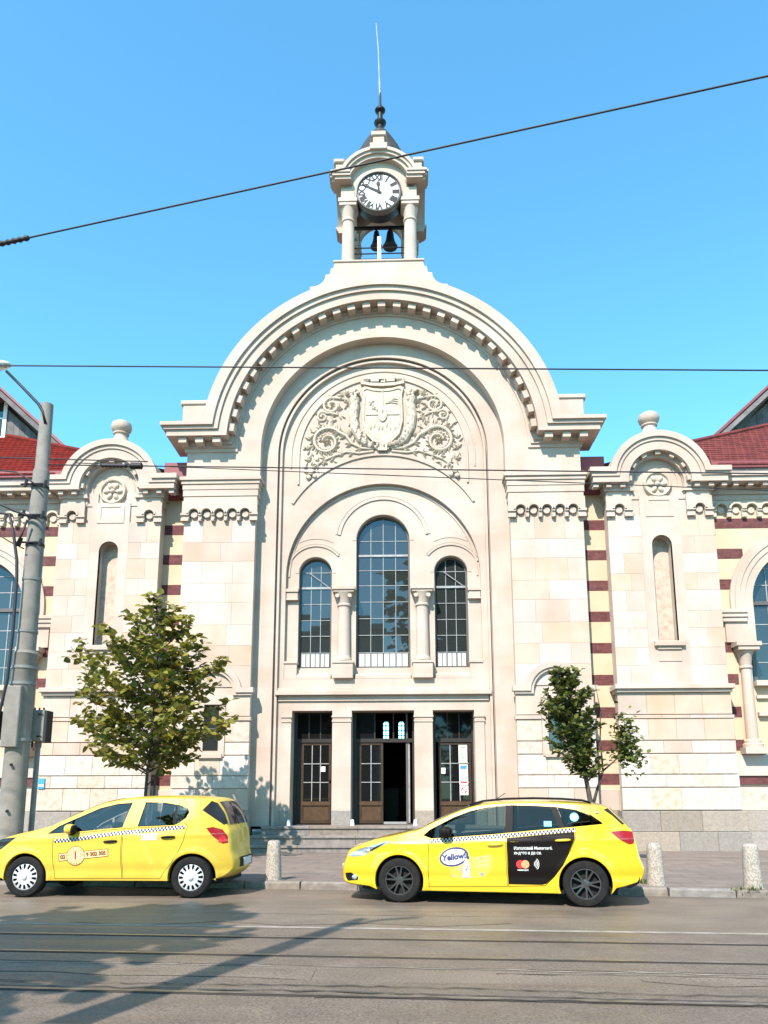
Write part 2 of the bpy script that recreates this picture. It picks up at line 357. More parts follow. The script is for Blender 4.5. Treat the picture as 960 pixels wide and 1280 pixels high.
# ================================================================== market hall
mat('frieze_cream', (.50, .415, .325), .9, c2=(.46, .375, .285), nscale=2)
HALL = empty('market_hall', 'pale limestone market hall with a great arched gable, clock tower and red tiled roofs', 'building')
ZC = 12.72                                     # centre of the great arch
def cornice(cx, zc, lines, ys, back, m, parent, name='cornice_moulding', n=64):
    """lines: (radius, z of the level run, half length of the level run)"""
    def curve(R, z, E):
        a = math.degrees(math.asin((z-zc)/R)); return [(cx+E, z)]+arc(cx, zc, R, a, 180-a, n)+[(cx-E, z)]
    for i in range(len(lines)-1):
        R, z, E = lines[i]; R2, z2, _ = lines[i+1]
        if i: R += .004; z += .004
        P = curve(R, z, E)+list(reversed(curve(R2, z2, E)))
        MB().prism(P, ys[i], back).build(name, m, parent)
def ring(cx, cz, r0, r1, a0=0, a1=180, n=40): return arc(cx, cz, r1, a0, a1, n)+list(reversed(arc(cx, cz, r0, a0, a1, n)))
def archband(cx, zc, h0, h1, z0, n=48):
    """inverted U between half widths h0<h1"""
    return [(cx+h0, z0), (cx+h1, z0)]+arc(cx, zc, h1, 0, 180, n)+[(cx-h1, z0), (cx-h0, z0)]+list(reversed(arc(cx, zc, h0, 0, 180, n)))

# ---- gable wall and great arch
gw = [(6.35, 11.72), (6.35, 12.9)]+arc(0, ZC, 5.1, 2.1, 177.9, 60)+[(-6.35, 12.9), (-6.35, 11.72), (-3.95, 11.72)]+list(reversed(arc(0, ZC, 3.95, 0, 180, 60)))+[(3.95, 11.72)]
MB().prism(gw, 0, 1.1).build('gable_wall', 'limestone', HALL)
GC = empty('gable_cornice', parent=HALL)
cornice(0, ZC, [(5.75, 13.39, 7.08), (5.42, 13.27, 6.98), (5.26, 13.16, 6.9), (4.97, 12.96, 6.5)], [-.70, -.62, -.55], 1.0, 'limestone', GC)
cornice(0, ZC, [(5.0, 12.98, 6.52), (4.86, 12.84, 6.47), (4.78, 12.74, 6.42), (4.70, 12.62, 6.4)], [-.16, -.10, -.05], 0.9, 'limestone', GC, 'bed_moulding')
bxm = MB().box(-.125, .125, -.455, -.05, -.10, .075); me_mod = bpy.data.meshes.new('modillion'); me_mod.from_pydata(bxm.v, [], bxm.f); me_mod.materials.append(MATS['limestone'])
def modillion(x, z, a, parent, sc=1.0, y=0.0):
    o = mobj('modillion', me_mod, parent); o.location = (x, y, z); o.rotation_euler = (0, -rad(a-90), 0); o.scale = (sc, sc, sc); return o
NM = 29
for i in range(NM):
    a = 6.5+(180-13)*i/(NM-1); modillion(4.88*math.cos(rad(a)), ZC+4.88*math.sin(rad(a)), a, GC)
for sx in (-1, 1):
    for x in (6.40, 5.86, 5.30): modillion(sx*x, 12.87, 90, GC)
# blocks at the feet of the arch
for sx in (-1, 1):
    m = MB(); m.box(min(sx*5.5, sx*6.52), max(sx*5.5, sx*6.52), -.2, .8, 13.35, 14.22, .03); m.box(min(sx*5.4, sx*6.58), max(sx*5.4, sx*6.58), -.25, .85, 14.2, 14.36, .03)
    m.build('acroterion', 'limestone', HALL)

# ---- wide pilasters: capital, corbel table, shaft blocks
def corbel_table(x0, n, pitch, zb, zc, zt, y, parent, r=.15, side=.18, m='limestone', yw=None):
    """little blind arcade: plate with arched notches, a roll round each arch and a disc in it"""
    yw = y+.12 if yw is None else yw
    P = [(x0-side-.0, zt), (x0-side, zb)]
    for i in range(n):
        c = x0+pitch*(i+.5); P += [(c-r, zb), (c-r, zc)]+[(c+r*math.cos(rad(180-q*18)), zc+r*math.sin(rad(180-q*18))) for q in range(1, 10)]+[(c+r, zc), (c+r, zb)]
    xe = x0+pitch*n+side; P += [(xe, zb), (xe, zt)]
    ct = MB().prism(P, y, yw+.02).build('corbel_table', m, parent)
    for i in range(n):
        c = x0+pitch*(i+.5)
        MB().prism(ring(c, zc, r+.008, r+.07, -8, 188, 20), y-.05, y+.02).build('arch_roll', m, ct)
        MB().lathe([(.112, yw+.02), (.112, y+.055), (.095, y+.04), (.07, y+.045), (.0, y+.05)], (c, zc-.02), 20, 'y').build('disc', m, ct, auto=40)
    for i in range(n+1):
        c = x0+pitch*i; hw = pitch/2-r-.005 if 0 < i < n else (pitch/2-r)
        MB().box(c-hw-.0 if i else c-side+.0-.03, c+hw if i < n else c+side+.03, y-.05, y+.02, zc-.06, zc+.01).build('corbel_cap', m, ct)
        MB().box(c-hw+.01 if i else c-side-.015, c+hw-.01 if i < n else c+side+.015, y-.035, y+.02, zb+.0, zb+.10).build('corbel_foot', m, ct)
    return ct
COURSES = [10.26, 9.55, 8.92, 8.2, 7.58, 6.86, 6.2, 5.56, 4.9]
for sx in (-1, 1):
    PI_ = empty('pilaster', parent=HALL)
    X = lambda a, b: (min(sx*a, sx*b), max(sx*a, sx*b))
    m = MB()
    for z0, z1, p in [(11.61, 11.73, .17), (11.49, 11.61, .12), (11.31, 11.49, .085), (11.09, 11.31, .065), (10.90, 11.09, .04)]:
        m.box(*X(4.05-p, 6.35+p), -p, 1.0, z0, z1-.003, .008)
    m.build('capital', 'limestone', PI_)
    corbel_table(sx*5.2-1.03, 5, .412, 10.24, 10.49, 10.92, -.10, PI_, yw=0.0)
    bx('core', *X(4.07, 6.33), .03, 1.05, 0.0, 11.6, 'limestone', PI_)
    for i in range(len(COURSES)-1):
        z1, z0 = COURSES[i], COURSES[i+1]
        cuts = [4.05, 5.0+.25*random.uniform(-1, 1), 6.35] if i % 2 else [4.05, 4.72+.1*random.random(), 5.7+.1*random.random(), 6.35]
        for a, b in zip(cuts, cuts[1:]):
            stone('ashlar_block', *X(a+.0015, b-.0015), 0, .2, z0+.0015, z1-.0015, 'limestone_block', PI_, .004)
    # string course that arches over the small window
    for yy, lo, hi in ((-.14, (.72, 4.72, 1.22), (.90, 4.88, 1.26)), (-.09, (.63, 4.64, 1.2), (.725, 4.725, 1.2))):
        for q in (0,):
            a1 = math.degrees(math.asin(max(-1, min(1, (hi[1]-4.72)/hi[0])))); a0 = math.degrees(math.asin((lo[1]-4.72)/lo[0]))
            P = [(sx*5.2+hi[2], hi[1])]+arc(sx*5.2, 4.72, hi[0], a1, 180-a1, 28)+[(sx*5.2-hi[2], hi[1]), (sx*5.2-hi[2], lo[1])]+list(reversed(arc(sx*5.2, 4.72, lo[0], a0, 180-a0, 28)))+[(sx*5.2+hi[2], lo[1])]
            MB().prism(P, yy, .15).build('string_course', 'limestone', PI_)
    # base courses round the window
    BC = [4.64, 3.98, 3.86, 3.20, 2.81, 2.20, 1.82, 1.17]
    for i in range(len(BC)-1):
        z1, z0 = BC[i], BC[i+1]
        pr = .07 if i == 1 else .025
        mt = 'limestone_block' if i in (0, 1, 6) else 'rough_block'
        win = z1 > 2.82
        g = .022 if i not in (1,) else .002
        if win: spans = [(4.05, 4.78), (5.62, 6.35)]
        else: spans = [(4.05, 4.9+.2*(i % 2)), (4.9+.2*(i % 2), 5.65-.15*(i % 2)), (5.65-.15*(i % 2), 6.35)]
        for a, b in spans:
            aa = a-(.02 if a == 4.05 else 0)-(.04 if (i == 1 and a == 4.05) else 0); bb = b+(.02 if b == 6.35 else 0)+(.04 if (i == 1 and b == 6.35) else 0)
            stone('base_block', *X(aa+.002, bb-.002), -pr, .2, z0+g, z1-.001, mt, PI_, .012)
    bx('tympanum', *X(4.78, 5.62), -.012, .1, 4.45, 4.66, 'limestone', PI_)
    wn = empty('small_window', parent=PI_)
    MB().prism(rect(sx*5.2-.42, sx*5.2+.42, 2.78, 4.5), -.06, .1, [rect(sx*5.2-.235, sx*5.2+.235, 2.95, 4.36)]).build('window_surround', 'limestone', wn)
    bx('sill', sx*5.2-.36, sx*5.2+.36, -.11, .05, 2.74, 2.86, 'limestone', wn)
    bx('frame', sx*5.2-.24, sx*5.2+.24, .022, .028, 2.94, 4.37, 'frame_dark', wn)
    bx('pane', sx*5.2-.2, sx*5.2+.2, .012, .02, 2.98, 3.62, 'window_glass', wn); bx('pane', sx*5.2-.2, sx*5.2+.2, .012, .02, 3.66, 4.33, 'window_glass', wn)
    # granite plinth
    for z0, z1, p in ((.57, 1.16, .06), (-.1, .565, .10)):
        for a, b in ((3.97, 5.1), (5.1, 6.43)): stone('plinth_block', *X(a+.003, b-.003), -p, .3, z0, z1, 'granite', PI_, .015)

# ---- recessed portal: reveal, beads, tympanum
PO = empty('portal', parent=HALL)
MB().prism(archband(0, ZC, 3.45, 4.3, .72), .40, .75).build('reveal', 'limestone', PO)
MB().prism(archband(0, ZC, 3.315, 3.39, .72), .47, .7).build('bead_moulding', 'limestone', PO)
DOORS = [(-2.84, -1.58), (-.98, .96), (1.54, 2.82)]
field = archpoly(0, 3.13, 5.23, 8.6, 40)
MB().prism([(-3.7, .72), (3.7, .72)]+arc(0, ZC, 3.7, 0, 180, 48), .60, .95,
           [field]+[rect(a, b, .73, 4.23) for a, b in DOORS]).build('tympanum_wall', 'limestone', PO)
WIN = [(0, .87, 5.6, 9.82), (-2.19, .535, 5.6, 8.73), (2.19, .535, 5.6, 8.73)]
MB().prism(archpoly(0, 3.2, 5.15, 8.6, 40), .76, 1.12, [archpoly(c, h, z0, zs, 24) for c, h, z0, zs in WIN]).build('window_wall', 'limestone', PO)
# mouldings on the window field
for P, y in [(archband(0, 8.6, 3.02, 3.07, 8.6), .73), (ring(0, 9.82, 1.40, 1.50, 8, 172), .72), (ring(0, 9.82, 1.52, 1.57, 8, 172), .735),
             (ring(-2.19, 8.73, .90, .97, 38, 158, 20), .725), (ring(2.19, 8.73, .90, .97, 22, 142, 20), .725),
             (ring(-2.19, 8.73, .985, 1.02, 40, 150, 20), .74), (ring(2.19, 8.73, .985, 1.02, 30, 140, 20), .74),
             (ring(0, 9.82, .885, 1.0, 0, 180), .745), (ring(-2.19, 8.73, .55, .66, 0, 180, 24), .745), (ring(2.19, 8.73, .55, .66, 0, 180, 24), .745)]:
    MB().prism(P, y, .8).build('arch_moulding', 'limestone', PO)
for sx in (-1, 1):      # sunk spandrel panel edge
    MB().prism([(sx*2.55, 9.86), (sx*1.72, 9.86), (sx*1.72, 9.90), (sx*2.55, 9.90)] if 0 else ring(sx*2.19, 8.73, 1.16, 1.19, 62, 118, 12), .745, .8).build('arch_moulding', 'limestone', PO)
# arched fillet above and relief panel
a0 = math.degrees(math.asin((11.05-9.28)/3.44))
MB().prism(ring(0, 9.28, 3.42, 3.50, a0, 180-a0), .55, .62).build('arch_fillet', 'limestone', PO)
Pp = arc(0, ZC, 2.82, 0, 180, 40)+[(-2.82, 11.72), (-2.76, 11.72)]+list(reversed(arc(0, ZC, 2.76, 0, 180, 40)))+[(2.76, 11.72), (2.82, 11.72)]
MB().prism(Pp, .55, .62).build('panel_fillet', 'limestone', PO)
MB().prism(archband(0, ZC, 3.02, 3.06, 12.3), .57, .62).build('panel_fillet', 'limestone', PO)
# columns, imposts, pedestals
for sx in (-1, 1):
    c = sx*1.25
    col = empty('column', parent=PO)
    MB().lathe([(.23, 5.78), (.26, 5.80), (.26, 5.86), (.215, 5.92), (.205, 6.0), (.19, 7.5), (.19, 7.56), (.225, 7.58), (.225, 7.63), (.2, 7.66), (.24, 7.85), (.31, 8.0)], (c, .68), 24).build('shaft', 'limestone', col, auto=35)
    m = MB(); m.box(c-.33, c+.33, .40, .9, 8.0, 8.07, .01); m.box(c-.37, c+.37, .36, .9, 8.072, 8.18, .012); m.build('abacus', 'limestone', col)
    m = MB(); m.box(c-.31, c+.31, .44, .9, 5.23, 5.70, .01); m.box(c-.34, c+.34, .41, .9, 5.702, 5.78, .01); m.build('pedestal', 'limestone', col)
    for k in (-1, 1): MB().lathe([(.001, .40), (.06, .40), (.075, .44), (.06, .52)], (c+k*.2, 7.88), 12, 'y').build('volute', 'carved_stone', col, auto=40)
    x0, x1 = sorted((sx*2.725, sx*3.14))
    m = MB(); m.box(x0, x1, .62, .9, 8.07, 8.18, .01); m.box(x0+.02, x1-.02, .66, .9, 7.82, 8.068, .01); m.box(x0, x1, .63, .9, 7.80, 7.85, .01); m.build('impost', 'limestone', PO)
    m = MB(); m.box(x0, x1, .62, .9, 5.23, 5.72, .01); m.box(x0-.02, x1+.02, .585, .9, 5.722, 5.80, .01); m.build('pedestal', 'limestone', PO)
for c, h, z0, zs in WIN:
    m = MB(); m.add([(c-h, .62, 5.24), (c+h, .62, 5.24), (c+h, 1.02, 5.24), (c-h, 1.02, 5.24), (c-h, .62, 5.34), (c+h, .62, 5.34), (c+h, 1.02, 5.6), (c-h, 1.02, 5.6)],
                    [(0, 1, 5, 4), (4, 5, 6, 7), (1, 2, 6, 5), (3, 0, 4, 7), (0, 3, 2, 1), (2, 3, 7, 6)]); m.build('window_sill', 'limestone', PO)
# string course over the doors and lintel mouldings
for z0, z1, y, hx in ((4.70, 4.84, .40, 3.36), (4.842, 4.93, .50, 3.3), (4.52, 4.698, .54, 3.28)):
    MB().box(-hx, hx, y, .75, z0, z1, .01).build('string_course', 'limestone', PO)
# door pillars
for x0, x1 in ((-3.14, -2.855), (-1.565, -.995), (.975, 1.525), (2.835, 3.12)):
    pl = empty('door_pillar', parent=PO)
    bx('shaft', x0, x1, .545, .9, 1.18, 3.86, 'limestone', pl)
    m = MB(); m.box(x0-.02, x1+.02, .52, .9, 3.86, 3.93, .008); m.box(x0-.005, x1+.005, .535, .9, 3.932, 4.0, .008); m.box(x0-.03, x1+.03, .505, .9, 4.002, 4.07, .008); m.build('capital', 'limestone', pl)
    stone('foot', x0-.012, x1+.012, .53, .95, .72, 1.178, 'granite', pl, .01)
for x in (-2.86, -.93, .93):
    MB().lathe([(.0, .72), (.075, .722), (.06, .80), (.05, .9), (.0, .93)], (x+(.04 if x > 0 else -.0), .48), 12).build('guard_stone', 'white_paint', PO, auto=40)

# ---- windows built of single panes
def gridwindow(name, cx, hw, z0, zs, y, nx, rows, parent, fm='frame_dark', mm='frame_grey', fw=.06, bar=.0095, glass='window_glass', tilt=.009, rads=0):
    wn = empty(name, parent=parent)
    MB().prism(archpoly(cx, hw+.02, z0, zs, 24), y-.05, y+.06, [archpoly(cx, hw-fw, z0+fw, zs, 24)]).build('frame', fm, wn)
    inner = archpoly(cx, hw-fw, z0+fw, zs, 24)
    cw = 2*(hw-fw)/nx
    zz = list(rows)+[zs+hw]
    for i in range(nx):
        for j in range(len(zz)-1):
            cell = rect(cx-hw+fw+cw*i+bar, cx-hw+fw+cw*(i+1)-bar, zz[j]+bar, zz[j+1]-bar)
            P = clip(cell, inner)
            if len(P) < 3: continue
            gx, gz = random.uniform(-tilt, tilt), random.uniform(-tilt, tilt); mx_ = sum(p[0] for p in P)/len(P); mz_ = sum(p[1] for p in P)/len(P)
            vs = [(p[0], y+(p[0]-mx_)*gx+(p[1]-mz_)*gz, p[1]) for p in P]
            MB().add(vs+[(a, b+.006, c) for a, b, c in vs], [tuple(range(len(P))), tuple(reversed(range(len(P), 2*len(P))))]+[(k, (k+1) % len(P), (k+1) % len(P)+len(P), k+len(P)) for k in range(len(P))]).build('pane', glass, wn)
    for i in range(1, nx):
        x = cx-hw+fw+cw*i; zt = zs+math.sqrt(max(0, (hw-fw)**2-(x-cx)**2)); bx('glazing_bar', x-bar, x+bar, y-.018, y+.012, z0+fw, zt, mm, wn)
    for z in rows[1:]:
        h = hw-fw if z < zs else math.sqrt(max(0.01, (hw-fw)**2-(z-zs)**2)); bx('glazing_bar', cx-h, cx+h, y-.022, y+.012, z-bar, z+bar, mm, wn)
    return wn
mat('grille_white', (.42, .42, .38), .6)
for k, (c, h, z0, zs) in enumerate(WIN):
    if k == 0: rows = [5.66, 6.13, 6.7, 7.25, 7.8, 8.35, 8.86, 9.36, 9.86]; nx = 4
    else: rows = [5.66, 6.13, 6.68, 7.2, 7.74, 8.28, 8.80]; nx = 3
    gw_ = gridwindow('arched_window', c, h, 5.6, zs, 1.0, nx, rows, PO)
    z = 9.36 if k == 0 else 8.28
    bx('transom', c-h+.05, c+h-.05, .955, 1.0, z-.035, z+.035, 'frame_grey', gw_)
    for i in range(nx):                      # pale guard panels at the foot of the window
        cw = 2*(h-.06)/nx; bx('guard_panel', c-h+.06+cw*i+.02, c-h+.06+cw*(i+1)-.02, .985, .995, 5.68, 6.10, 'grille_white', gw_)
    for i in range(nx*2+1):
        x = c-h+.08+(2*h-.16)*i/(nx*2); bx('guard_bar', x-.008, x+.008, .965, .98, 5.66, 6.12, 'frame_dark', gw_)
    if k:
        MB().tube([(c+.42*(1), .97, 8.30), (c-.22, .95, 8.78)], .018, 6).build('stay', 'frame_grey', gw_)

# ---- doors
def door_leaf(x0, x1, z0, z1, y, nx, parent, rows=3, zp=1.42, skip=()):
    d = empty('door', parent=parent)
    fw = .075
    MB().prism(rect(x0, x1, z0, z1), y-.03, y+.03, [rect(x0+fw, x1-fw, zp+.04, z1-fw), rect(x0+fw, x1-fw, z0+.10, zp-.10)]).build('leaf_frame', 'wood_mid', d)
    bx('lower_panel', x0+fw, x1-fw, y-.006, y+.02, z0+.10, zp-.10, 'wood_brown', d)
    bx('lock_rail', x0+.02, x1-.02, y-.045, y-.03, zp-.09, zp+.02, 'wood_brown', d)
    cw = (x1-x0-2*fw)/nx; rh = (z1-fw-zp-.04)/rows
    for i in range(nx):
        for j in range(rows):
            bx('pane', x0+fw+cw*i+.008, x0+fw+cw*(i+1)-.008, y-.004, y+.004, zp+.04+rh*j+.008, zp+.04+rh*(j+1)-.008, 'door_glass', d)
    for i in range(1, nx): bx('glazing_bar', x0+fw+cw*i-.013, x0+fw+cw*i+.013, y-.03, y+.01, zp+.04, z1-fw, 'frame_grey', d)
    for j in range(1, rows): bx('glazing_bar', x0+fw, x1-fw, y-.034, y+.01, zp+.04+rh*j-.013, zp+.04+rh*j+.013, 'frame_grey', d)
    return d
YD = 1.22
for k, (a, b) in enumerate(DOORS):
    fr = empty('door_frame', parent=PO)
    MB().prism(rect(a-.1, b+.1, .72, 4.3), YD-.06, YD+.1, [rect(a+.10, b-.06, .73, 3.28), rect(a+.10, b-.06, 3.40, 4.2)]).build('frame', 'wood_dark', fr)
    n = 3
    for i in range(n):
        cw = (b-a-.16)/n
        if not (k == 1 and i): bx('transom_pane', a+.095+cw*i, a+.105+cw*(i+1), YD+.002*i, YD+.01+.002*i, 3.39, 4.21, 'door_glass', fr)
        if i: bx('transom_bar', a+.10+cw*i-.02, a+.10+cw*i+.02, YD-.03, YD+.03, 3.40, 4.2, 'wood_dark', fr)
    bx('reveal_side', a-.12, a-.002, .9, 1.5, .72, 4.3, 'limestone', fr); bx('reveal_side', b+.002, b+.12, .9, 1.5, .72, 4.3, 'limestone', fr)
    bx('reveal_head', a-.12, b+.12, .9, 1.5, 4.23, 4.4, 'limestone', fr)
d1 = door_leaf(-2.60, -1.66, .78, 3.27, YD, 3, PO); bx('notice', -1.98, -1.84, YD-.045, YD-.04, 2.37, 2.53, 'paper_white', d1)
MB().lathe([(.03, YD-.1), (.045, YD-.08), (.03, YD-.03)], (-1.70, 2.1), 12, 'y').build('door_knob', 'bronze', d1)
bx('side_panel', -2.74, -2.61, YD, YD+.02, .74, 3.28, 'wood_dark', PO)
door_leaf(-.78, -.02, .78, 3.27, YD, 2, PO)
bx('side_panel', -.88, -.79, YD, YD+.02, .74, 3.28, 'wood_dark', PO)
od = empty('open_door', parent=PO); bx('leaf_edge', .76, .82, YD+.0, YD+.85, .80, 3.27, 'frame_grey', od); bx('leaf_edge', .70, .76, YD-.02, YD+.02, .76, 4.2, 'frame_dark', od); bx('leaf_edge', -.02, .76, YD+.02, YD+.06, .76, .83, 'frame_grey', od)
door_leaf(1.72, 2.74, .78, 3.27, YD, 3, PO)
for (x0, x1, z0, z1, m_, lb) in [(2.35, 2.62, 2.62, 3.19, 'paper_green', 'pale green notice, topmost of three on the glazed brown door'), (2.36, 2.63, 1.96, 2.58, 'paper_white', 'white notice with a blue heading on the glazed door'),
                                 (2.37, 2.63, 1.64, 1.93, 'paper_white', 'small white no entry notice with a red ring on the door')]:
    nb = empty('notice', lb, 'notice', group='notices on the right door'); y = YD-.05
    bx('sheet', x0, x1, y, y+.004, z0, z1, m_, nb)
    if 'blue' in lb:
        bx('heading', x0+.03, x1-.03, y-.003, y-.001, z1-.14, z1-.03, 'paper_blue', nb); bx('picture', x0+.04, x1-.04, y-.003, y-.001, z0+.22, z1-.2, 'paper_green', nb); bx('footer', x0+.03, x1-.03, y-.003, y-.001, z0+.04, z0+.1, 'paper_red', nb)
    elif 'red' in lb:
        MB().prism(ring((x0+x1)/2, (z0+z1)/2, .07, .095, 0, 359.9, 24), y-.003, y-.001).build('ring', 'paper_red', nb)
        MB().add([((x0+x1)/2-.07, y-.003, (z0+z1)/2+.05), ((x0+x1)/2-.05, y-.003, (z0+z1)/2+.07), ((x0+x1)/2+.07, y-.003, (z0+z1)/2-.05), ((x0+x1)/2+.05, y-.003, (z0+z1)/2-.07)], [(0, 1, 2, 3)]).build('bar', 'paper_red', nb)
    else:
        for q in range(4): bx('line', x0+.06, x1-.06-.03*(q % 2), y-.003, y-.001, z1-.10-.1*q, z1-.07-.1*q, 'frame_grey', nb)
sg = empty('notice', 'tiny white card on the dark side of the right doorway', 'notice'); bx('sheet', 1.80, 1.93, YD-.05, YD-.045, 2.30, 2.48, 'paper_white', sg)

# ---- dark hall inside, daylight through its far windows
IN = empty('hall_interior', parent=HALL)
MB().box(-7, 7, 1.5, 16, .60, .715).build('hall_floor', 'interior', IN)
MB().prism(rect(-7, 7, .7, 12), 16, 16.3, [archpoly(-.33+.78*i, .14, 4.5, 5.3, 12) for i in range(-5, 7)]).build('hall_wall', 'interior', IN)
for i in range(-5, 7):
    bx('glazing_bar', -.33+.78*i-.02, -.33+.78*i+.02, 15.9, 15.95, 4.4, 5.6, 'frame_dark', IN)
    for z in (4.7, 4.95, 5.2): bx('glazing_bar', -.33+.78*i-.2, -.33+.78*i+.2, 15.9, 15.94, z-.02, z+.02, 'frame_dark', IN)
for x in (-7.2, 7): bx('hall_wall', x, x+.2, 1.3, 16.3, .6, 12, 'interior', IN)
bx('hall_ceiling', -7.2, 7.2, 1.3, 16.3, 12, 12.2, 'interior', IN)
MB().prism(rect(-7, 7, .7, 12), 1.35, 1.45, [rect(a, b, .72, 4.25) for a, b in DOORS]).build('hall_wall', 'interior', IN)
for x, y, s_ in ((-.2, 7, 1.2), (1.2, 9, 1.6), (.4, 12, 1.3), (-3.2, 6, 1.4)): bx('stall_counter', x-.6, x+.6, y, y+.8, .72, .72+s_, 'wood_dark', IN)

# ---- steps
ST = empty('entrance_steps', parent=HALL)
for k, (z, y, hx) in enumerate(((.74, -.30, 3.55), (.49, -.66, 3.80), (.24, -1.02, 3.95))):
    n = 5
    for i in range(n):
        x0 = -hx+2*hx*i/n; x1 = -hx+2*hx*(i+1)/n
        m = MB(); m.box(x0+.003, x1-.003, y-.03, 1.5 if k == 0 else y+.5, z-.075, z, .012); m.box(x0+.004, x1-.004, y+.012, y+.5, z-.26, z-.076)
        m.build('step_slab', 'step_stone', ST)

# ---- striped bays and wings
BANDS = [10.34-1.0095*i for i in range(9)]
def stripes(x0, x1, parent, y=.55, skip=()):
    for i, z in enumerate(BANDS):
        if i in skip: continue
        bx('brick_band', min(x0, x1), max(x0, x1), y-.012, y+.05, z-.325, z, 'red_band', parent)
for sx in (-1, 1):
    X = lambda a, b: (min(sx*a, sx*b), max(sx*a, sx*b))
    BAY = empty('striped_bay', parent=HALL)
    bx('plaster_wall', *X(6.3, 7.2), .55, 1.0, .0, 11.2, 'yellow_plaster', BAY)
    stripes(sx*6.3, sx*7.2, BAY)
    stone('plinth_block', *X(6.44, 7.02), .47, .8, .57, 1.16, 'granite', BAY); stone('plinth_block', *X(6.44, 7.02), .44, .8, -.1, .565, 'granite', BAY)
    stone('base_block', *X(6.36, 7.1), .5, .8, 1.165, 1.80, 'limestone_block', BAY)
    # ---------------- pier with little gable
    PR = empty('pier', parent=HALL); cx = sx*8.76; yp = .05
    bx('core', *X(7.14, 8.30), yp+.05, 1.0, 0, 11.3, 'limestone', PR); bx('core', *X(9.22, 10.42), yp+.05, 1.0, 0, 11.3, 'limestone', PR)
    bx('core', *X(8.30, 9.22), yp+.45, 1.0, 0, 11.3, 'limestone', PR); bx('core', *X(8.301, 9.219), yp+.05, .9, 0, 5.2, 'limestone', PR); bx('core', *X(8.301, 9.219), yp+.13, .9, 9.9, 11.3, 'limestone', PR)
    # centre strip with niche
    niche = archpoly(cx, .31, 6.24, 9.34, 16)
    MB().prism(rect(cx-.62, cx+.62, 4.9, 10.95), yp, yp+.14, [niche]).build('niche_wall', 'limestone', PR)
    MB().prism(archband(cx, 9.34, .31, .34, 6.24, 16), yp+.02, yp+.40).build('niche_reveal', 'limestone', PR)
    MB().prism(archpoly(cx, .33, 6.2, 9.34, 16), yp+.40, yp+.45).build('niche_back', 'rough_block', PR)
    PRc = PR
    m = MB(); m.box(cx-.46, cx+.46, yp-.12, yp+.1, 6.08, 6.24, .015); m.box(cx-.36, cx+.36, yp-.05, yp+.1, 5.98, 6.078, .01); m.build('niche_sill', 'limestone', PR)
    MB().box(cx-.34, cx+.34, yp-.02, yp+.05, 5.62, 5.68).build('niche_apron', 'limestone', PR)
    cz = [10.28, 9.6, 9.06, 8.4, 7.86, 7.2, 6.66, 6.05, 5.5, 4.9]
    for i in range(len(cz)-1):
        j = .18*(i % 2)
        for a, b in ((7.12, 7.55+j), (7.55+j, 8.14), (9.38, 9.95-j), (9.95-j, 10.44)):
            stone('ashlar_block', *X(a+.0015, b-.0015), yp+.0, yp+.15, cz[i+1]+.0015, cz[i]-.0015, 'limestone_block', PR, .004)
    # capitals
    for c in (sx*7.49, sx*10.0):
        ct = corbel_table(c-.21, 1, .42, 10.25, 10.5, 10.92, yp-.07, PR, side=.19, yw=yp)
    for c in (sx*7.49, sx*10.0): MB().box(c-.36, c+.36, yp-.02, yp+.3, 10.92, 11.12, .01).build('capital', 'limestone', PR)
    # gable
    MB().prism([(cx-1.66, 10.85), (cx+1.66, 10.85), (cx+1.66, 11.4)]+arc(cx, 11.4, 1.2, 0, 180, 24)+[(cx-1.66, 11.4)], yp+.02, .9,
               [archpoly(cx, .80, 10.88, 11.42, 20)]).build('gable_wall', 'limestone', PR)
    MB().prism(archpoly(cx, .9, 10.3, 11.42, 20), yp+.10, .5).build('gable_panel', 'limestone', PR)
    MB().prism(archband(cx, 11.42, .66, .70, 10.9), yp+.075, yp+.12).build('panel_fillet', 'limestone', PR)
    cornice(cx, 11.4, [(1.60, 11.78, 2.2), (1.40, 11.62, 2.14), (1.28, 11.50, 2.1), (.98, 11.31, 2.0)], [-.36, -.30, -.26], .8, 'limestone', PR, n=36)
    cornice(cx, 11.4, [(.985, 11.33, 1.75), (.9, 11.22, 1.72), (.82, 11.1, 1.70)], [-.06, -.03], .7, 'limestone', PR, 'bed_moulding', n=30)
    for q in range(7):
        a = 4+172*q/6; modillion(cx+.93*math.cos(rad(a)), 11.4+.93*math.sin(rad(a)), a, PR, .62, y=.10)
    for dx in (1.16, 1.6, 2.0): modillion(cx-dx, 11.24, 90, PR, .62, y=.10); modillion(cx+dx, 11.24, 90, PR, .62, y=.10)
    # rosette and panel
    rs = empty('rosette', parent=PR); zr = 11.36
    MB().lathe([(.44, yp+.12), (.44, yp+.02), (.41, yp-.02), (.37, yp-.01), (.35, yp+.05), (.0, yp+.06)], (cx, zr), 32, 'y').build('rim', 'carved_stone', rs, auto=40)
    for q in range(6):
        a = rad(30+60*q); m = MB()
        m.lathe([(.001, yp-.03), (.05, yp-.02), (.095, yp+.02), (.1, yp+.08)], (0, 0), 10, 'y')
        m.v = [(cx+(x*.8)*math.cos(a)-(z*1.25+.2)*math.sin(a), y, zr+(x*.8)*math.sin(a)+(z*1.25+.2)*math.cos(a)) for x, y, z in m.v]
        m.build('petal', 'carved_stone', rs, auto=50)
    MB().lathe([(.001, yp-.07), (.06, yp-.05), (.085, yp), (.085, yp+.06)], (cx, zr), 14, 'y').build('boss', 'carved_stone', rs, auto=50)
    MB().prism(rect(cx-.44, cx+.44, 10.26, 10.84), yp-.02, yp+.12, [rect(cx-.32, cx+.32, 10.38, 10.80)]).build('panel_frame', 'limestone', PR)
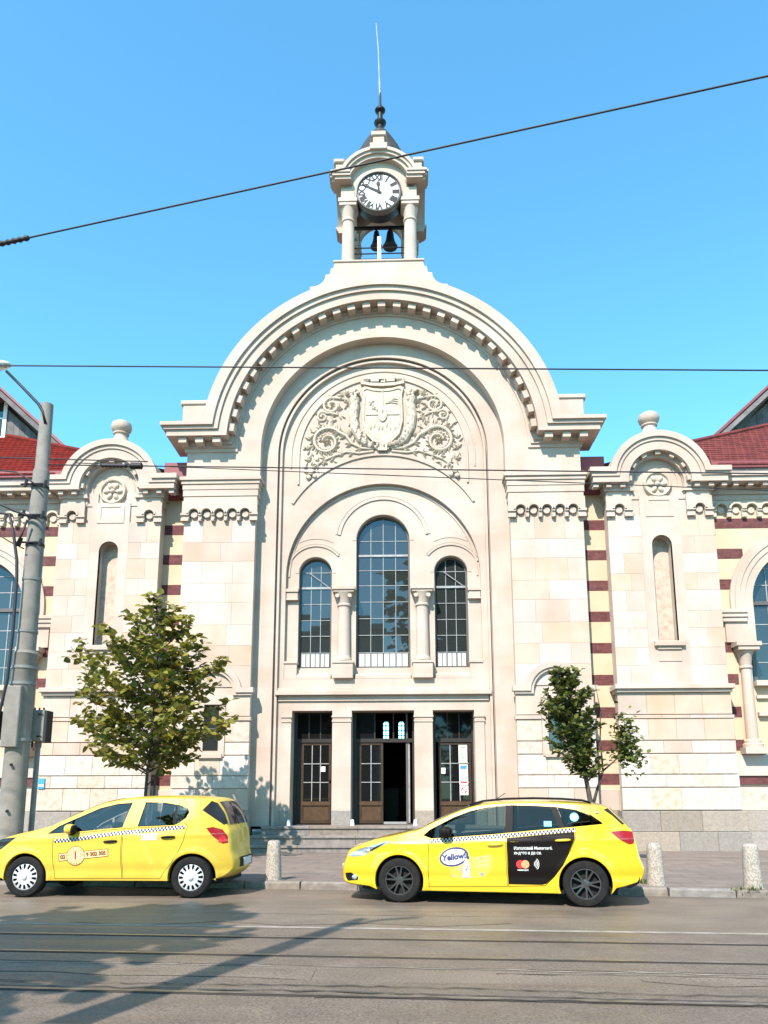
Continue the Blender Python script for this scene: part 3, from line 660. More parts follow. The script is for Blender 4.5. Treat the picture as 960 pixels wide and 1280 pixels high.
    # finial
    MB().lathe([(.60, 12.85), (.55, 13.0), (.42, 13.08), (.34, 13.2), (.24, 13.32), (.21, 13.44), (.21, 13.5), (.26, 13.52), (.26, 13.56), (.22, 13.58), (.31, 13.66), (.345, 13.78), (.31, 13.91), (.2, 13.98), (0, 14.0)], (cx, .45), 24).build('finial', 'limestone', PR, auto=40)
    # string courses and base
    for z0, z1, p, e in ((4.76, 4.90, .20, .12), (4.66, 4.758, .12, .06)): MB().box(*X(7.12-e, 10.44+e), yp-p, .9, z0, z1, .012).build('string_course', 'limestone', PR)
    BC = [4.655, 3.98, 3.87, 3.21, 2.82, 2.21, 1.83, 1.17]
    for i in range(len(BC)-1):
        z1, z0 = BC[i], BC[i+1]; e = .07 if i == 1 else .03+.012*i*.5
        g = .022 if i != 1 else .002
        cuts = [7.12-e]+[7.12+3.32*(k+.5*(i % 2))/4 for k in range(1 if not i % 2 else 0, 4)]+[10.44+e]
        for a, b in zip(cuts, cuts[1:]):
            stone('base_block', *X(a+.002, b-.002), yp-e, yp+.2, z0+g, z1-.001, 'limestone_block' if i in (0, 1) else ('rough_block' if i in (4, 5, 6) else 'limestone_block'), PR, .012)
    for z0, z1, p in ((.57, 1.165, .14), (-.1, .565, .18)):
        cuts = [7.0, 8.1, 9.3, 10.62] if z0 > 0 else [6.97, 8.6, 9.7, 10.66]
        for a, b in zip(cuts, cuts[1:]): stone('plinth_block', *X(a+.003, b-.003), yp-p, .4, z0, z1, 'granite', PR, .015)
    # ---------------- wing with big arched window
    WG = empty('wing', parent=HALL); wx = sx*13.3; R1, R2 = 1.70, 2.36; zs = 7.58; XE = 17.2; yw = .55
    MB().prism(rect(*X(10.3, XE), 2.82, 11.3), yw, 1.0, [archpoly(wx, R1+.2, 4.97, zs, 36)]).build('plaster_wall', 'yellow_plaster', WG)
    bx('plinth_wall', *X(10.3, XE), .6, 1.0, -.1, 2.82, 'limestone', WG)
    for i, z in enumerate(BANDS[:9]):
        zm = z-.16
        if i == 8: bx('brick_band', *X(10.3, XE), yw-.03, yw+.1, z-.325, z, 'red_band', WG); continue
        if zm > zs: h = math.sqrt(max(0, R2**2-(z-.325-zs)**2)) if z-.325 < zs+R2 else 0
        else: h = 2.36
        if i in (3,): h = 2.62
        if h: 
            bx('brick_band', *X(10.3, 13.3-h+.03), yw-.012, yw+.05, z-.325, z, 'red_band', WG); bx('brick_band', *X(13.3+h-.03, XE), yw-.012, yw+.05, z-.325, z, 'red_band', WG)
        else: bx('brick_band', *X(10.3, XE), yw-.012, yw+.05, z-.325, z, 'red_band', WG)
    for h0, h1, y, z0 in ((2.26, 2.40, .46, 7.3), (2.12, 2.262, .42, 7.3), (1.95, 2.122, .45, 7.3), (1.70, 1.952, .48, 6.3)):
        MB().prism(archband(wx, zs, h0, h1, z0, 40), y, .75).build('archivolt', 'limestone', WG)
    for k in (-1, 1):
        m = MB()
        for z0, z1, p in ((7.19, 7.3, .14), (7.06, 7.188, .10), (6.92, 7.058, .06)): m.box(min(wx+k*1.95, wx+k*(2.64+p)), max(wx+k*1.95, wx+k*(2.64+p)), .46-p, .8, z0, z1, .01)
        m.build('impost', 'limestone', WG)
        a, b = sorted((wx+k*1.95, wx+k*2.62)); bx('jamb_block', a, b, .47, .8, 6.28, 6.92, 'limestone', WG)
        cl = empty('column', parent=WG); c = wx+k*2.12
        MB().lathe([(.30, 3.02), (.30, 3.12), (.25, 3.16), (.25, 3.22), (.18, 3.28), (.155, 5.42), (.19, 5.45), (.19, 5.5), (.165, 5.53), (.21, 5.85), (.27, 5.98)], (c, .46), 24).build('shaft', 'limestone', cl, auto=35)
        m = MB(); m.box(c-.3, c+.34, .14, .8, 5.98, 6.1, .01); m.box(c-.36, c+.4, .1, .8, 6.102, 6.24, .01); m.build('abacus', 'limestone', cl)
        bx('pedestal', c-.36, c+.36, .14, .8, 2.83, 3.02, 'limestone', cl)
    bx('sill', wx-1.9, wx+1.9, .30, .8, 4.90, 5.06, 'limestone', WG); bx('sill_band', wx-1.86, wx+1.86, .45, .8, 4.52, 4.62, 'limestone', WG); bx('sill_band', wx-1.86, wx+1.86, .40, .8, 3.98, 4.1, 'limestone', WG)
    gridwindow('wing_window', wx, R1, 5.05, zs, .88, 6, [5.12, 5.7, 6.3, 6.92, 7.6, 8.2, 8.75], WG, fw=.09, bar=.015)
    bx('transom', wx-1.66, wx+1.66, .80, .86, 7.54, 7.66, 'frame_dark', WG)
    for i in range(4): stone('base_block', *X(10.46+1.7*i, 10.46+1.7*(i+1)-.006), .47, .8, 2.18, 2.82, 'limestone_block', WG); stone('base_block', *X(10.5+1.7*i, 10.5+1.7*(i+1)-.006), .45, .8, 1.165, 1.81, 'rough_block', WG)
    for i in range(4): stone('plinth_block', *X(10.68+1.7*i, 10.68+1.7*(i+1)-.006), .36, .8, .57, 1.16, 'granite', WG); stone('plinth_block', *X(10.68+1.7*i, 10.68+1.7*(i+1)-.006), .33, .8, -.1, .565, 'granite', WG)
    # frieze and cornice
    n = 13; ct = corbel_table(min(sx*10.62, sx*(10.62+.48*n)), n, .48, 10.36, 10.62, 10.93, .45, WG, r=.17, side=.2, m='frieze_cream', yw=.55)
    for z0, z1, y in ((11.53, 11.66, -.12), (11.37, 11.528, -.06), (11.28, 11.36, .30), (11.1, 11.28, .36), (10.92, 11.1, .42)): MB().box(*X(10.44, XE), y, .9, z0, z1-.002, .008).build('cornice', 'limestone', WG)
    for i in range(15): modillion(sx*(10.75+.46*i), 11.32, 90, WG, .62, y=.30)
    for z0, z1, y, mm in ((11.66, 11.93, .02, 'grey_boards'), (11.93, 12.14, -.05, 'red_metal')): bx('gutter' if mm == 'red_metal' else 'gutter_board', *X(10.55, XE), y+.2, 1.0, z0, z1, mm, WG)
    # tiled roof, hipped towards the gable, each course its own lap
    sl_ = .8; RW = 24; e0 = 12.15
    rf = empty('tiled_roof', parent=HALL)
    y_hip = lambda x: .3+(x-6.9)*.54
    mm = MB(); nrow = 24
    for r_ in range(nrow):
        ya, yb = .12+.23*r_, .12+.23*(r_+1)+.03
        xa, xb = max(6.9+(ya-.3)/.54, 6.5), max(6.9+(yb-.3)/.54, 6.5)
        if xa > 19: break
        za, zb = e0+sl_*(ya-.3), e0+sl_*(yb-.3)
        npc = int((20-xa)/.22)
        for q in range(npc):
            u0 = xa+.22*q+.11*(r_ % 2); u1 = u0+.212
            if u0 < 10.6 and ya < .85: continue
            j = random.uniform(-.006, .006)
            lo = .035+j
            v = [(sx*u0, ya, za), (sx*u1, ya, za), (sx*u1, yb, zb), (sx*u0, yb, zb), (sx*u0, ya, za+lo), (sx*(u0+.04), ya-.012, za+lo+.012), (sx*(u1-.04), ya-.012, za+lo+.012), (sx*u1, ya, za+lo), (sx*u1, yb, zb+.01), (sx*u0, yb, zb+.01)]
            mm.add(v, [(4, 5, 6, 7, 8, 9), (0, 4, 9, 3), (1, 2, 8, 7), (0, 1, 7, 6, 5, 4)])
    mm.build('roof_tiles', 'roof_tile', rf, recalc=False, kind='stuff')
    MB().add([(sx*7.5, .75, e0+.2), (sx*20, .75, e0+.2), (sx*20, 7.37, e0-.2+.8*7.27), (sx*7.6, .8, e0+.24)], [(0, 1, 2, 3)]).build('roof_deck', 'roof_tile', rf)
    MB().tube([(sx*(6.9+(y-.3)/.54), y, e0+.8*(y-.3)+.05) for y in (.8, 1.5, 3, 4.5, 6)], .09, 8).build('hip_ridge', 'roof_tile', rf)
    MB().add([(sx*6.4, .9, e0+.1), (sx*17.5, 6.02, 16.7), (sx*6.4, 12, 12.3)], [(0, 1, 2)]).build('roof_deck', 'roof_tile', rf)
    bx('flashing', *X(6.36, 7.2), .35, 2.0, 11.2, 12.45, 'red_metal', rf)
    # raised roof light with a slanting end
    MO = empty('roof_monitor', parent=HALL); ym = 4.6
    MX, MZ = .6, -.3
    P0 = [(12.15, 15.0), (14.62, 17.25), (20, 17.3), (20, 14.4), (12.15, 14.4)]
    for q in range(34):
        x0 = 12.0+.24*q; cell = rect(x0, x0+.232, 14.2, 18); cv = [(sx*0+p[0], p[1]) for p in [(12.15, 14.4), (20, 14.4), (20, 17.3), (14.62, 17.25), (12.15, 15.0)]]
        P = clip(cell, cv)
        if len(P) > 2: MB().prism([(sx*(p[0]+MX), p[1]+MZ) for p in P], ym, ym+.1).build('board', 'grey_boards', MO)
    rp = [(11.75, 14.83), (14.55, 17.38), (20.3, 17.44), (20.3, 17.6), (14.48, 17.56), (11.65, 14.98)]
    MB().prism([(sx*(p[0]+MX), p[1]+MZ) for p in rp], ym-.75, ym+6).build('roof_slab', 'grey_boards', MO)
    rp = [(11.6, 14.97), (14.44, 17.57), (20.3, 17.61), (20.3, 17.68), (14.40, 17.65), (11.5, 15.02)]
    MB().prism([(sx*(p[0]+MX), p[1]+MZ) for p in rp], ym-.8, ym+6).build('roof_edge', 'red_metal', MO)
    bx('window_frame', *X(15.05, 15.2), ym-.06, ym, 15.6, 17.2, 'white_paint', MO); bx('window_pane', *X(15.2, 16.6), ym-.03, ym-.01, 15.6, 17.2, 'window_glass', MO); bx('window_frame', *X(15.05, 16.7), ym-.06, ym, 15.5, 15.62, 'white_paint', MO); bx('window_frame', *X(15.05, 16.7), ym-.065, ym-.005, 16.35, 16.42, 'white_paint', MO)
# ================================================================== clock tower
TX, TY = -.10, 1.40
TW = empty('clock_tower', parent=HALL)
ped = [(TX-2.32, 18.0), (TX+2.32, 18.0), (TX+2.32, 18.50)]+[(TX+1.80+.48*(1-math.sin(rad(q*15))), 18.50+.42*(1-math.cos(rad(q*15)))) for q in range(1, 7)]+[(TX+1.80, 18.95), (TX+1.66, 18.96), (TX+1.62, 19.18), (TX+1.54, 19.2), (TX+1.50, 19.42)]
ped = ped+[(2*TX-x, z) for x, z in reversed(ped)]
ped = ped[:len(ped)]
MB().prism(ped, -.14, 2.9).build('pedestal', 'limestone', TW)
MB().box(TX-1.54, TX+1.54, -.18, 2.94, 19.40, 19.47, .01).build('pedestal_cap', 'limestone', TW)
def towerface(rot, cols):
    xf = Matrix.Translation((TX, TY, 0)) @ Matrix.Rotation(rot, 4, 'Z') @ Matrix.Translation((-TX, -TY, 0 if cols else .009))
    F = empty('tower_face', parent=TW)
    P = [(TX+.80, 21.95), (TX+1.30, 21.95), (TX+1.30, 22.80)]+arc(TX, 22.45, 1.22, 15, 165, 24)+[(TX-1.30, 22.80), (TX-1.30, 21.95), (TX-.80, 21.95)]+list(reversed(arc(TX, 22.25, .80, 0, 180, 24)))
    MB().prism(P, .10, .5).build('arch_wall', 'limestone', F, xf=xf)
    P = archband(TX, 22.25, .80, .98, 21.96, 24); MB().prism(P, .06, .2).build('archivolt', 'limestone', F, xf=xf)
    def crv(R, z, E):
        a = math.degrees(math.asin((z-22.45)/R)); return [(TX+E, z)]+arc(TX, 22.45, R, a, 180-a, 30)+[(TX-E, z)]
    L_ = [(1.42, 22.88, 1.72), (1.30, 22.80, 1.68), (1.20, 22.70, 1.62), (1.08, 22.60, 1.56)]
    for i, y in enumerate((-.26, -.20, -.12)):
        P = crv(L_[i][0]+(.004 if i else 0), L_[i][1]+(.004 if i else 0), L_[i][2])+list(reversed(crv(L_[i+1][0], L_[i+1][1], L_[i][2])))
        MB().prism(P, y, .42+.01*i).build('hood_moulding', 'limestone', F, xf=xf)
    for sx in (-1, 1) if cols else ():
        c = TX+sx*1.08
        MB().lathe([(.30, 19.46), (.30, 19.56), (.26, 19.60), (.27, 19.68), (.225, 19.74), (.205, 21.25), (.24, 21.28), (.24, 21.34), (.21, 21.38), (.24, 21.6), (.29, 21.78)], (c, .32), 20).build('column', 'limestone', F, auto=35, xf=xf)
        m = MB(); m.box(c-.30, c+.30, .02, .62, 21.78, 21.90, .01); m.box(c-.33, c+.33, -.01, .65, 21.902, 22.06, .01); m.box(c-.24, c+.235, .035, .6, 22.062, 22.45, .01); m.build('capital', 'limestone', F, xf=xf)
    return F
for k in range(4): towerface(k*math.pi/2, k % 2 == 0)
for sx in (-1, 1):
    for sy in (-1, 1): bx('corner_pier', TX+sx*1.0-.16, TX+sx*1.0+.16, TY+sy*1.0-.16, TY+sy*1.0+.16, 22.2, 22.9, 'limestone', TW)
for sx in (-1, 1):
    for sy in (-1, 1):
        c_, d_ = TX+sx*1.38, TY+sy*1.38; m = MB(); m.box(c_-.17, c_+.17, d_-.17, d_+.17, 22.86, 23.1, .02); m.box(c_-.12, c_+.12, d_-.12, d_+.12, 23.1, 23.32, .01); m.box(c_-.19, c_+.19, d_-.19, d_+.19, 23.32, 23.5, .04); m.build('corner_block', 'limestone', TW)
m = MB(); m.box(TX-.30, TX+.30, -.30, .3, 23.72, 23.98, .02); m.box(TX-.2, TX+.2, -.26, .3, 23.98, 24.25, .02); m.box(TX-.26, TX+.26, -.31, .3, 24.25, 24.45, .03); m.build('crest_block', 'limestone', TW)
dome = MB().lathe([(1.2, 23.3), (1.2, 23.75), (1.12, 24.2), (.95, 24.72), (.70, 25.2), (.42, 25.6), (.24, 25.9), (.20, 26.05)], (TX, TY), 16).build('dome', 'slate', TW)
for q in range(9):      # slate courses
    z = 23.8+.24*q; t = (z-23.75)/2.1; r = 1.2-.96*t*(.55+.45*t)
    MB().lathe([(r+.035, z), (r+.04, z+.03), (r-.02, z+.25)], (TX, TY), 16).build('slate_course', 'slate', dome)
MB().lathe([(.2, 25.95), (.22, 26.05), (.16, 26.14), (.12, 26.32), (.22, 26.42), (.23, 26.48), (.11, 26.56), (.09, 26.9), (.19, 26.98), (.20, 27.04), (.09, 27.12), (.05, 27.3), (.04, 27.8)], (TX, TY), 16).build('finial', 'dark_metal', TW, auto=40)
MB().tube([(TX, TY, 27.5), (TX-.02, TY, 28.3)], .04, 8).build('rod_foot', 'frame_grey', TW)
MB().tube([(TX-.02, TY, 28.25), (TX-.06, TY, 29.7), (TX-.15, TY, 31.0)], [.03, .026, .018], 8).build('lightning_rod', 'frame_grey', TW)
# clock
CK = empty('clock', parent=HALL); cz = 22.24; yc = .0
MB().lathe([(.79, .55), (.80, .2), (.7, .15)], (TX, cz), 40, 'y').build('drum', 'dark_metal', CK, auto=40)
MB().lathe([(.79, .2), (.80, .0), (.79, -.055), (.755, -.065), (.73, -.01)], (TX, cz), 48, 'y', False).build('bezel', 'frame_dark', CK, auto=30)
MB().lathe([(.745, .1), (.745, yc)], (TX, cz), 48, 'y').build('dial', 'clock_white', CK)
MB().prism(ring(TX, cz, .44, .458, 0, 359.99, 60), yc-.006, yc-.002).build('minute_ring', 'black_paint', CK)
MB().prism(ring(TX, cz, .70, .72, 0, 359.99, 60), yc-.006, yc-.002).build('minute_ring', 'black_paint', CK)
for i, t in enumerate(['XII', 'I', 'II', 'III', 'IIII', 'V', 'VI', 'VII', 'VIII', 'IX', 'X', 'XI']):
    a = rad(30*i); R_ = Matrix.Rotation(-a, 4, 'Z')
    text_mesh(t, .29, 'black_paint', 'numeral', CK, Matrix.Translation((TX, yc-.004, cz)) @ XZ @ R_ @ Matrix.Translation((0, .575, 0)) @ Matrix.Diagonal((.8 if len(t) > 2 else 1, 1, 1, 1)), .003, bold=.017)
def hand(ang, pts, nm):
    a = rad(ang); c, s_ = math.cos(a), math.sin(a)
    MB().prism([(TX+x*c+z*s_, cz-x*s_+z*c) for x, z in pts], yc-.03, yc-.018).build(nm, 'black_paint', CK)
hand(-61, [(-.045, -.1), (.045, -.1), (.04, .30), (.028, .66), (-.028, .66), (-.04, .30)], 'minute_hand')
hand(-4, [(-.045, -.06), (.045, -.06), (.035, .25)]+[(.075*math.cos(rad(q)), .32+.075*math.sin(rad(q))) for q in range(-50, 80, 20)]+[(0, .46)]+[(.075*math.cos(rad(q)), .32+.075*math.sin(rad(q))) for q in range(100, 231, 20)]+[(-.035, .25)], 'hour_hand')
MB().lathe([(.05, yc-.035), (.05, yc)], (TX, cz), 16, 'y').build('hub', 'black_paint', CK)
# bells, beam, railing
for bxx, s_ in ((-.14, .82), (.36, 1.0)):
    bl = MB().lathe([(.0, 21.86), (.05*s_, 21.86), (.10*s_, 21.82), (.13*s_, 21.7), (.15*s_, 21.5), (.20*s_, 21.32), (.27*s_, 21.2), (.26*s_, 21.17)], (TX+bxx, TY), 20).build('bell', 'bronze', TW, auto=50)
    bx('bell_hanger', TX+bxx-.03, TX+bxx+.03, TY-.03, TY+.03, 21.84, 21.98, 'dark_metal', bl)
bx('bell_beam', TX-1.0, TX+1.0, TY-.05, TY+.05, 21.93, 22.02, 'dark_metal', TW)
for z in (20.03, 20.25, 20.48): MB().tube([(TX-.9, .55, z), (TX+.9, .55, z)], .022, 6).build('railing_bar', 'dark_metal', TW)
bx('white_post', TX-.05, TX+.07, .02, .1, 19.47, 20.50, 'white_paint', TW)
MB().tube([(TX-.72, .5, 19.5), (TX-.72, .5, 20.6), (TX-.6, .5, 21.0)], .015, 6).build('cable', 'dark_metal', TW)

# ================================================================== carved relief in the tympanum
RL = empty('relief', parent=HALL); YR = .60
def lobe(m, x, z, a, ln, wd, h=.08, y=YR):
    """pointed carved leaf: outline on the wall and a raised midrib"""
    c, s_ = math.cos(a), math.sin(a)
    h *= .9; P = [(0, -wd*.35, 0), (ln*.45, -wd*.5, 0), (ln, 0, 0), (ln*.45, wd*.5, 0), (0, wd*.35, 0), (ln*.1, 0, h*.75), (ln*.5, 0, h), (ln*.88, 0, h*.45)]
    m.add([(x+p[0]*c-p[1]*s_, y-p[2], z+p[0]*s_+p[1]*c) for p in P], [(0, 1, 6, 5), (1, 2, 7, 6), (2, 3, 7), (3, 4, 5, 6), (3, 6, 7), (4, 0, 5)])
def roll(m, pts, r, y=YR, n=8): m.tube([(x, y-.02, z) for x, z in pts], r, n)
def spiral(cx, cz, r0, r1, a0, turns, n=60): return [(cx+(r0+(r1-r0)*i/n)*math.cos(a0+turns*2*math.pi*i/n), cz+(r0+(r1-r0)*i/n)*math.sin(a0+turns*2*math.pi*i/n)) for i in range(n+1)]
# shield
sh = [(-.66, 15.04), (-.55, 15.1), (-.3, 15.03), (0, 15.0), (.3, 15.03), (.55, 15.1), (.66, 15.04), (.60, 14.8), (.62, 14.3), (.62, 13.9), (.52, 13.5), (.3, 13.26), (0, 13.14), (-.3, 13.26), (-.52, 13.5), (-.62, 13.9), (-.62, 14.3), (-.60, 14.8)]
sc = lambda P, k, c=(0, 14.15): [((x-c[0])*k+c[0], (z-c[1])*k+c[1]) for x, z in P]
SH = MB().prism(sc(sh, 1.08), YR-.05, YR).build('shield', 'carved_stone', RL)
MB().prism(sc(sh, 1.08), YR-.10, YR-.04, [sc(sh, .97)]).build('shield_rim', 'carved_stone', SH)
MB().prism(sc(sh, .95), YR-.075, YR-.04).build('shield_field', 'carved_stone', SH)
for x0, x1, z0, z1 in ((-.025, .025, 14.25, 15.0), (-.56, -.13, 14.13, 14.18), (.13, .56, 14.13, 14.18)): MB().box(x0, x1, YR-.10, YR-.06, z0, z1).build('quartering', 'carved_stone', SH)
MB().prism(sc([(-.14, 14.34), (.14, 14.34), (.14, 14.05), (.08, 13.93), (0, 13.88), (-.08, 13.93), (-.14, 14.05)], 1.0), YR-.12, YR-.06).build('inner_shield', 'carved_stone', SH)
m = MB()
for k in range(9):
    a = random.uniform(0, 6.28); lobe(m, -.33+.12*random.uniform(-1, 1), 14.55+.2*random.uniform(-1, 1), a, .16, .09, .05, YR-.075)
for k in range(3): roll(m, [(.15+.1*k-.05, 14.55+.06*k), (.3+.05*k, 14.58+.07*k), (.5, 14.53+.08*k)], .02, YR-.07, 6)
for k in range(7): lobe(m, -.4+.8*k/6, 13.62+.06*math.sin(k*2), rad(90+20*math.sin(k*3)), .2, .1, .04, YR-.075)
lobe(m, 0, 14.2, rad(90), .16, .1, .05, YR-.12)
m.build('shield_charge', 'carved_stone', SH)
# mural crown
MC = MB().prism([(-.74, 15.26), (-.4, 15.18), (0, 15.16), (.4, 15.18), (.74, 15.26), (.72, 15.36), (.42, 15.29), (0, 15.27), (-.42, 15.29), (-.72, 15.36)], YR-.13, YR).build('mural_crown', 'carved_stone', RL)
for x0, x1, z0, z1, y in ((-.70, -.45, 15.35, 15.5, .13), (-.40, -.12, 15.31, 15.55, .15), (-.06, .1, 15.30, 15.48, .12), (.13, .42, 15.31, 15.55, .15), (.46, .72, 15.35, 15.5, .13)): MB().box(x0, x1, YR-y, YR, z0, z1, .01).build('merlon', 'carved_stone', MC)
for x0, x1 in ((-.64, -.36), (-.28, .04), (.1, .4), (.44, .66)): MB().box(x0, x1, YR-.155, YR, 15.40, 15.44).build('crown_joint', 'carved_stone', MC)
for sx in (-1, 1):
    # horn of plenty along the shield
    H = [(sx*.12, 12.98), (sx*.42, 13.02), (sx*.72, 13.25), (sx*.92, 13.65), (sx*.98, 14.1), (sx*.93, 14.5), (sx*.98, 14.75)]
    m = MB(); m.tube([(x, YR-.02, z) for x, z in H], [.05, .09, .13, .16, .17, .17, .2], 10)
    for i in range(26):
        t = i/26*5.6; k = min(int(t), 5); f_ = t-k; x = H[k][0]*(1-f_)+H[k+1][0]*f_; z = H[k][1]*(1-f_)+H[k+1][1]*f_
        off = .07*(i % 3-1); lobe(m, x+off*.9, z+off*.3, rad(80)+sx*.4, .15, .12, .09, YR-.12)
    m.build('cornucopia', 'carved_stone', RL)
    m = MB()
    for k in range(12): a = rad(90+sx*random.uniform(-95, 40)); lobe(m, sx*(.98+.12*random.uniform(-1, 1)), 14.85+.1*random.uniform(-1, 1), a, .22, .12, .16)
    for k in range(7): m.lathe([(.001, YR-.22), (.05, YR-.2), (.07, YR-.14), (.05, YR)], (sx*(.95+.13*random.uniform(-1, 1)), 14.80+.16*random.uniform(-1, 1)), 8, 'y')
    m.build('fruit', 'carved_stone', RL)
    # big acanthus scroll: a curling stem feathered with leaves
    m = MB(); c = (sx*1.86, 13.22)
    st_ = [(sx*.30, 12.93), (sx*.70, 12.97), (sx*1.02, 13.14), (sx*1.22, 13.42)]
    spp = spiral(c[0], c[1], .52, .16, rad(140) if sx > 0 else rad(40), -sx*1.35, 46); path = st_+spp
    m.tube([(x, YR-.03, z) for x, z in path], [.035+.03*min(1, i/5)-.035*i/len(path) for i in range(len(path))], 7)
    for i in range(1, len(path)-1):
        a = math.atan2(path[i+1][1]-path[i-1][1], path[i+1][0]-path[i-1][0]); f_ = 1-.45*i/len(path)
        if i < 5:
            for sd in (1, -1):
                for q in (38, 70): lobe(m, *path[i], a+sd*rad(q), .26*f_, .10, .09)
            continue
        out_ = sx
        lobe(m, *path[i], a+out_*rad(48+14*(i % 2)), (.25 if i % 2 else .19)*f_, .085, .085); lobe(m, *path[i], a-out_*rad(52), (.15 if i % 2 else .2)*f_, .075, .07)
    for k in range(8): a = rad(45*k+10); lobe(m, c[0]+.02*math.cos(a), c[1]+.02*math.sin(a), a, .15 if k % 2 else .11, .075, .11)
    for k in range(7): a = rad(100-sx*20+sx*k*13); lobe(m, sx*1.18, 13.35, a if 1 else a, .42-.03*k, .10, .09)
    m.build('acanthus_scroll', 'carved_stone', RL)
    # upper tendrils
    m = MB()
    t1 = [(sx*1.0, 14.3), (sx*1.12, 14.65), (sx*1.3, 14.88), (sx*1.5, 14.9)]
    roll(m, t1, .04); t2 = spiral(sx*1.72, 14.52, .30, .06, rad(100 if sx > 0 else 80), -sx*1.5, 40); roll(m, [(sx*1.2, 14.75)]+t2, .045)
    t3 = spiral(sx*2.02, 14.12, .20, .05, rad(140 if sx > 0 else 40), -sx*1.4, 30); roll(m, [(sx*1.5, 14.2), (sx*1.7, 14.25)]+t3, .04)
    for p, n_, l_ in ((t2, 6, .17), (t3, 5, .14), (t1, 1, .2)):
        for i in range(1, len(p)-1, n_):
            a = math.atan2(p[i+1][1]-p[i-1][1], p[i+1][0]-p[i-1][0]); lobe(m, *p[i], a+rad(60), l_, .09, .08); lobe(m, *p[i], a-rad(60), l_, .09, .08)
    for k in range(9): a = rad(90-sx*35+sx*(k-4)*22); lobe(m, sx*1.28, 14.86, a, .26, .1, .1)
    m.build('tendril', 'carved_stone', RL)
    # foot of the relief
    m = MB()
    f1 = [(sx*.3, 12.86), (sx*.8, 12.80), (sx*1.2, 12.86), (sx*1.6, 12.72), (sx*2.0, 12.55), (sx*2.3, 12.3)]
    roll(m, f1, .04)
    for (x, z, q) in ((1.0, 12.82, 0), (1.3, 12.78, 20), (1.62, 12.68, -20), (1.9, 12.62, 10), (2.15, 12.42, -40), (2.42, 12.55, 60), (2.5, 12.95, 90), (2.45, 13.3, 80), (2.35, 12.15, -70)):
        for k in (-1, 0, 1): lobe(m, sx*x, z, (rad(q+k*45) if sx > 0 else rad(180-q-k*45)), .2, .1, .09)
    for k in range(5): m.lathe([(.001, YR-.13), (.06, YR-.11), (.085, YR-.04), (.085, YR)], (sx*(2.36+.12*math.sin(k*2.2)), 12.02+.09*math.cos(k*2.2)), 8, 'y')
    m.build('foot_spray', 'carved_stone', RL)
    m = MB()
    k = 0
    while k < 60:
        x, z = random.uniform(1.12, 2.6), random.uniform(12.0, 15.2)
        if math.hypot(x, z-ZC) > 2.58 or math.hypot(x, z-9.28) < 3.62 or math.hypot(x-1.86, z-13.22) < .62 or (x < 1.3 and z < 13.5): continue
        k += 1; lobe(m, sx*x, z, random.uniform(0, 6.28), random.uniform(.12, .24), random.uniform(.06, .1), .08)
    m.build('leaf_spray', 'carved_stone', RL, kind='stuff')
m = MB()
for k in range(5): m.box(-.14+.06*k-.018, -.14+.06*k+.018+.03, YR-.14, YR, 12.84, 13.08)
m.box(-.2, .2, YR-.10, YR, 12.9, 13.0); m.build('ribbon_knot', 'carved_stone', RL)
# ================================================================== cars
mat('taxi_yellow', (.64, .415, .006), .35, coat=1.0, spec=.5)
mat('taxi_yellow_pale', (.60, .405, .04), .42, coat=.45, spec=.4, c2=(.56, .375, .036), nscale=3)
mat('black_film', (.006, .0042, .0035), .5, spec=.12)
mat('black_plastic', (.008, .008, .008), .55, spec=.12); mat('inner_black', (.006, .006, .006), .9)
mat('tyre_rubber', (.008, .0078, .0075), .8, spec=.2, c2=(.015, .014, .0125), nscale=12)
mat('silver_hubcap', (.60, .60, .60), .4, metal=.35); mat('dark_alloy', (.10, .10, .10), .3, metal=.8)
mat('lamp_clear', (.55, .58, .60), .12, metal=.7); mat('lamp_dark', (.02, .022, .025), .12, spec=.4)
mat('lamp_red', (.28, .012, .016), .15, coat=1); mat('lamp_red_bright', (.55, .02, .03), .15, coat=1)
mat('seat_cloth', (.05, .05, .052), .9); mat('seat_light', (.22, .22, .21), .9)
mat('print_white', (.60, .60, .57), .6); mat('print_black', (.02, .02, .022), .6); mat('print_navy', (.03, .035, .12), .6); mat('print_red', (.62, .02, .02), .6)
mat('print_orange', (.78, .26, .12), .6); mat('print_brown', (.20, .07, .015), .6); mat('print_blue', (.16, .50, .66), .6); mat('print_cream', (.75, .55, .25), .6); mat('print_grey', (.33, .32, .34), .6); mat('print_pink', (.78, .45, .55), .6); mat('skin_tone', (.60, .33, .22), .6)
g_ = bpy.data.materials.new('car_glass'); g_.use_nodes = True; MATS['car_glass'] = g_
N = g_.node_tree.nodes; L = g_.node_tree.links; N.remove(N['Principled BSDF']); out = N['Material Output']
tr = N.new('ShaderNodeBsdfTransparent'); tr.inputs[0].default_value = (.62, .66, .64, 1); gl = N.new('ShaderNodeBsdfGlossy'); gl.inputs['Roughness'].default_value = .02; gl.inputs[0].default_value = (.86, .72, .60, 1)
fr = N.new('ShaderNodeFresnel'); fr.inputs[0].default_value = 2.1; ms = N.new('ShaderNodeMixShader'); L.new(fr.outputs[0], ms.inputs[0]); L.new(tr.outputs[0], ms.inputs[1]); L.new(gl.outputs[0], ms.inputs[2]); L.new(ms.outputs[0], out.inputs[0])

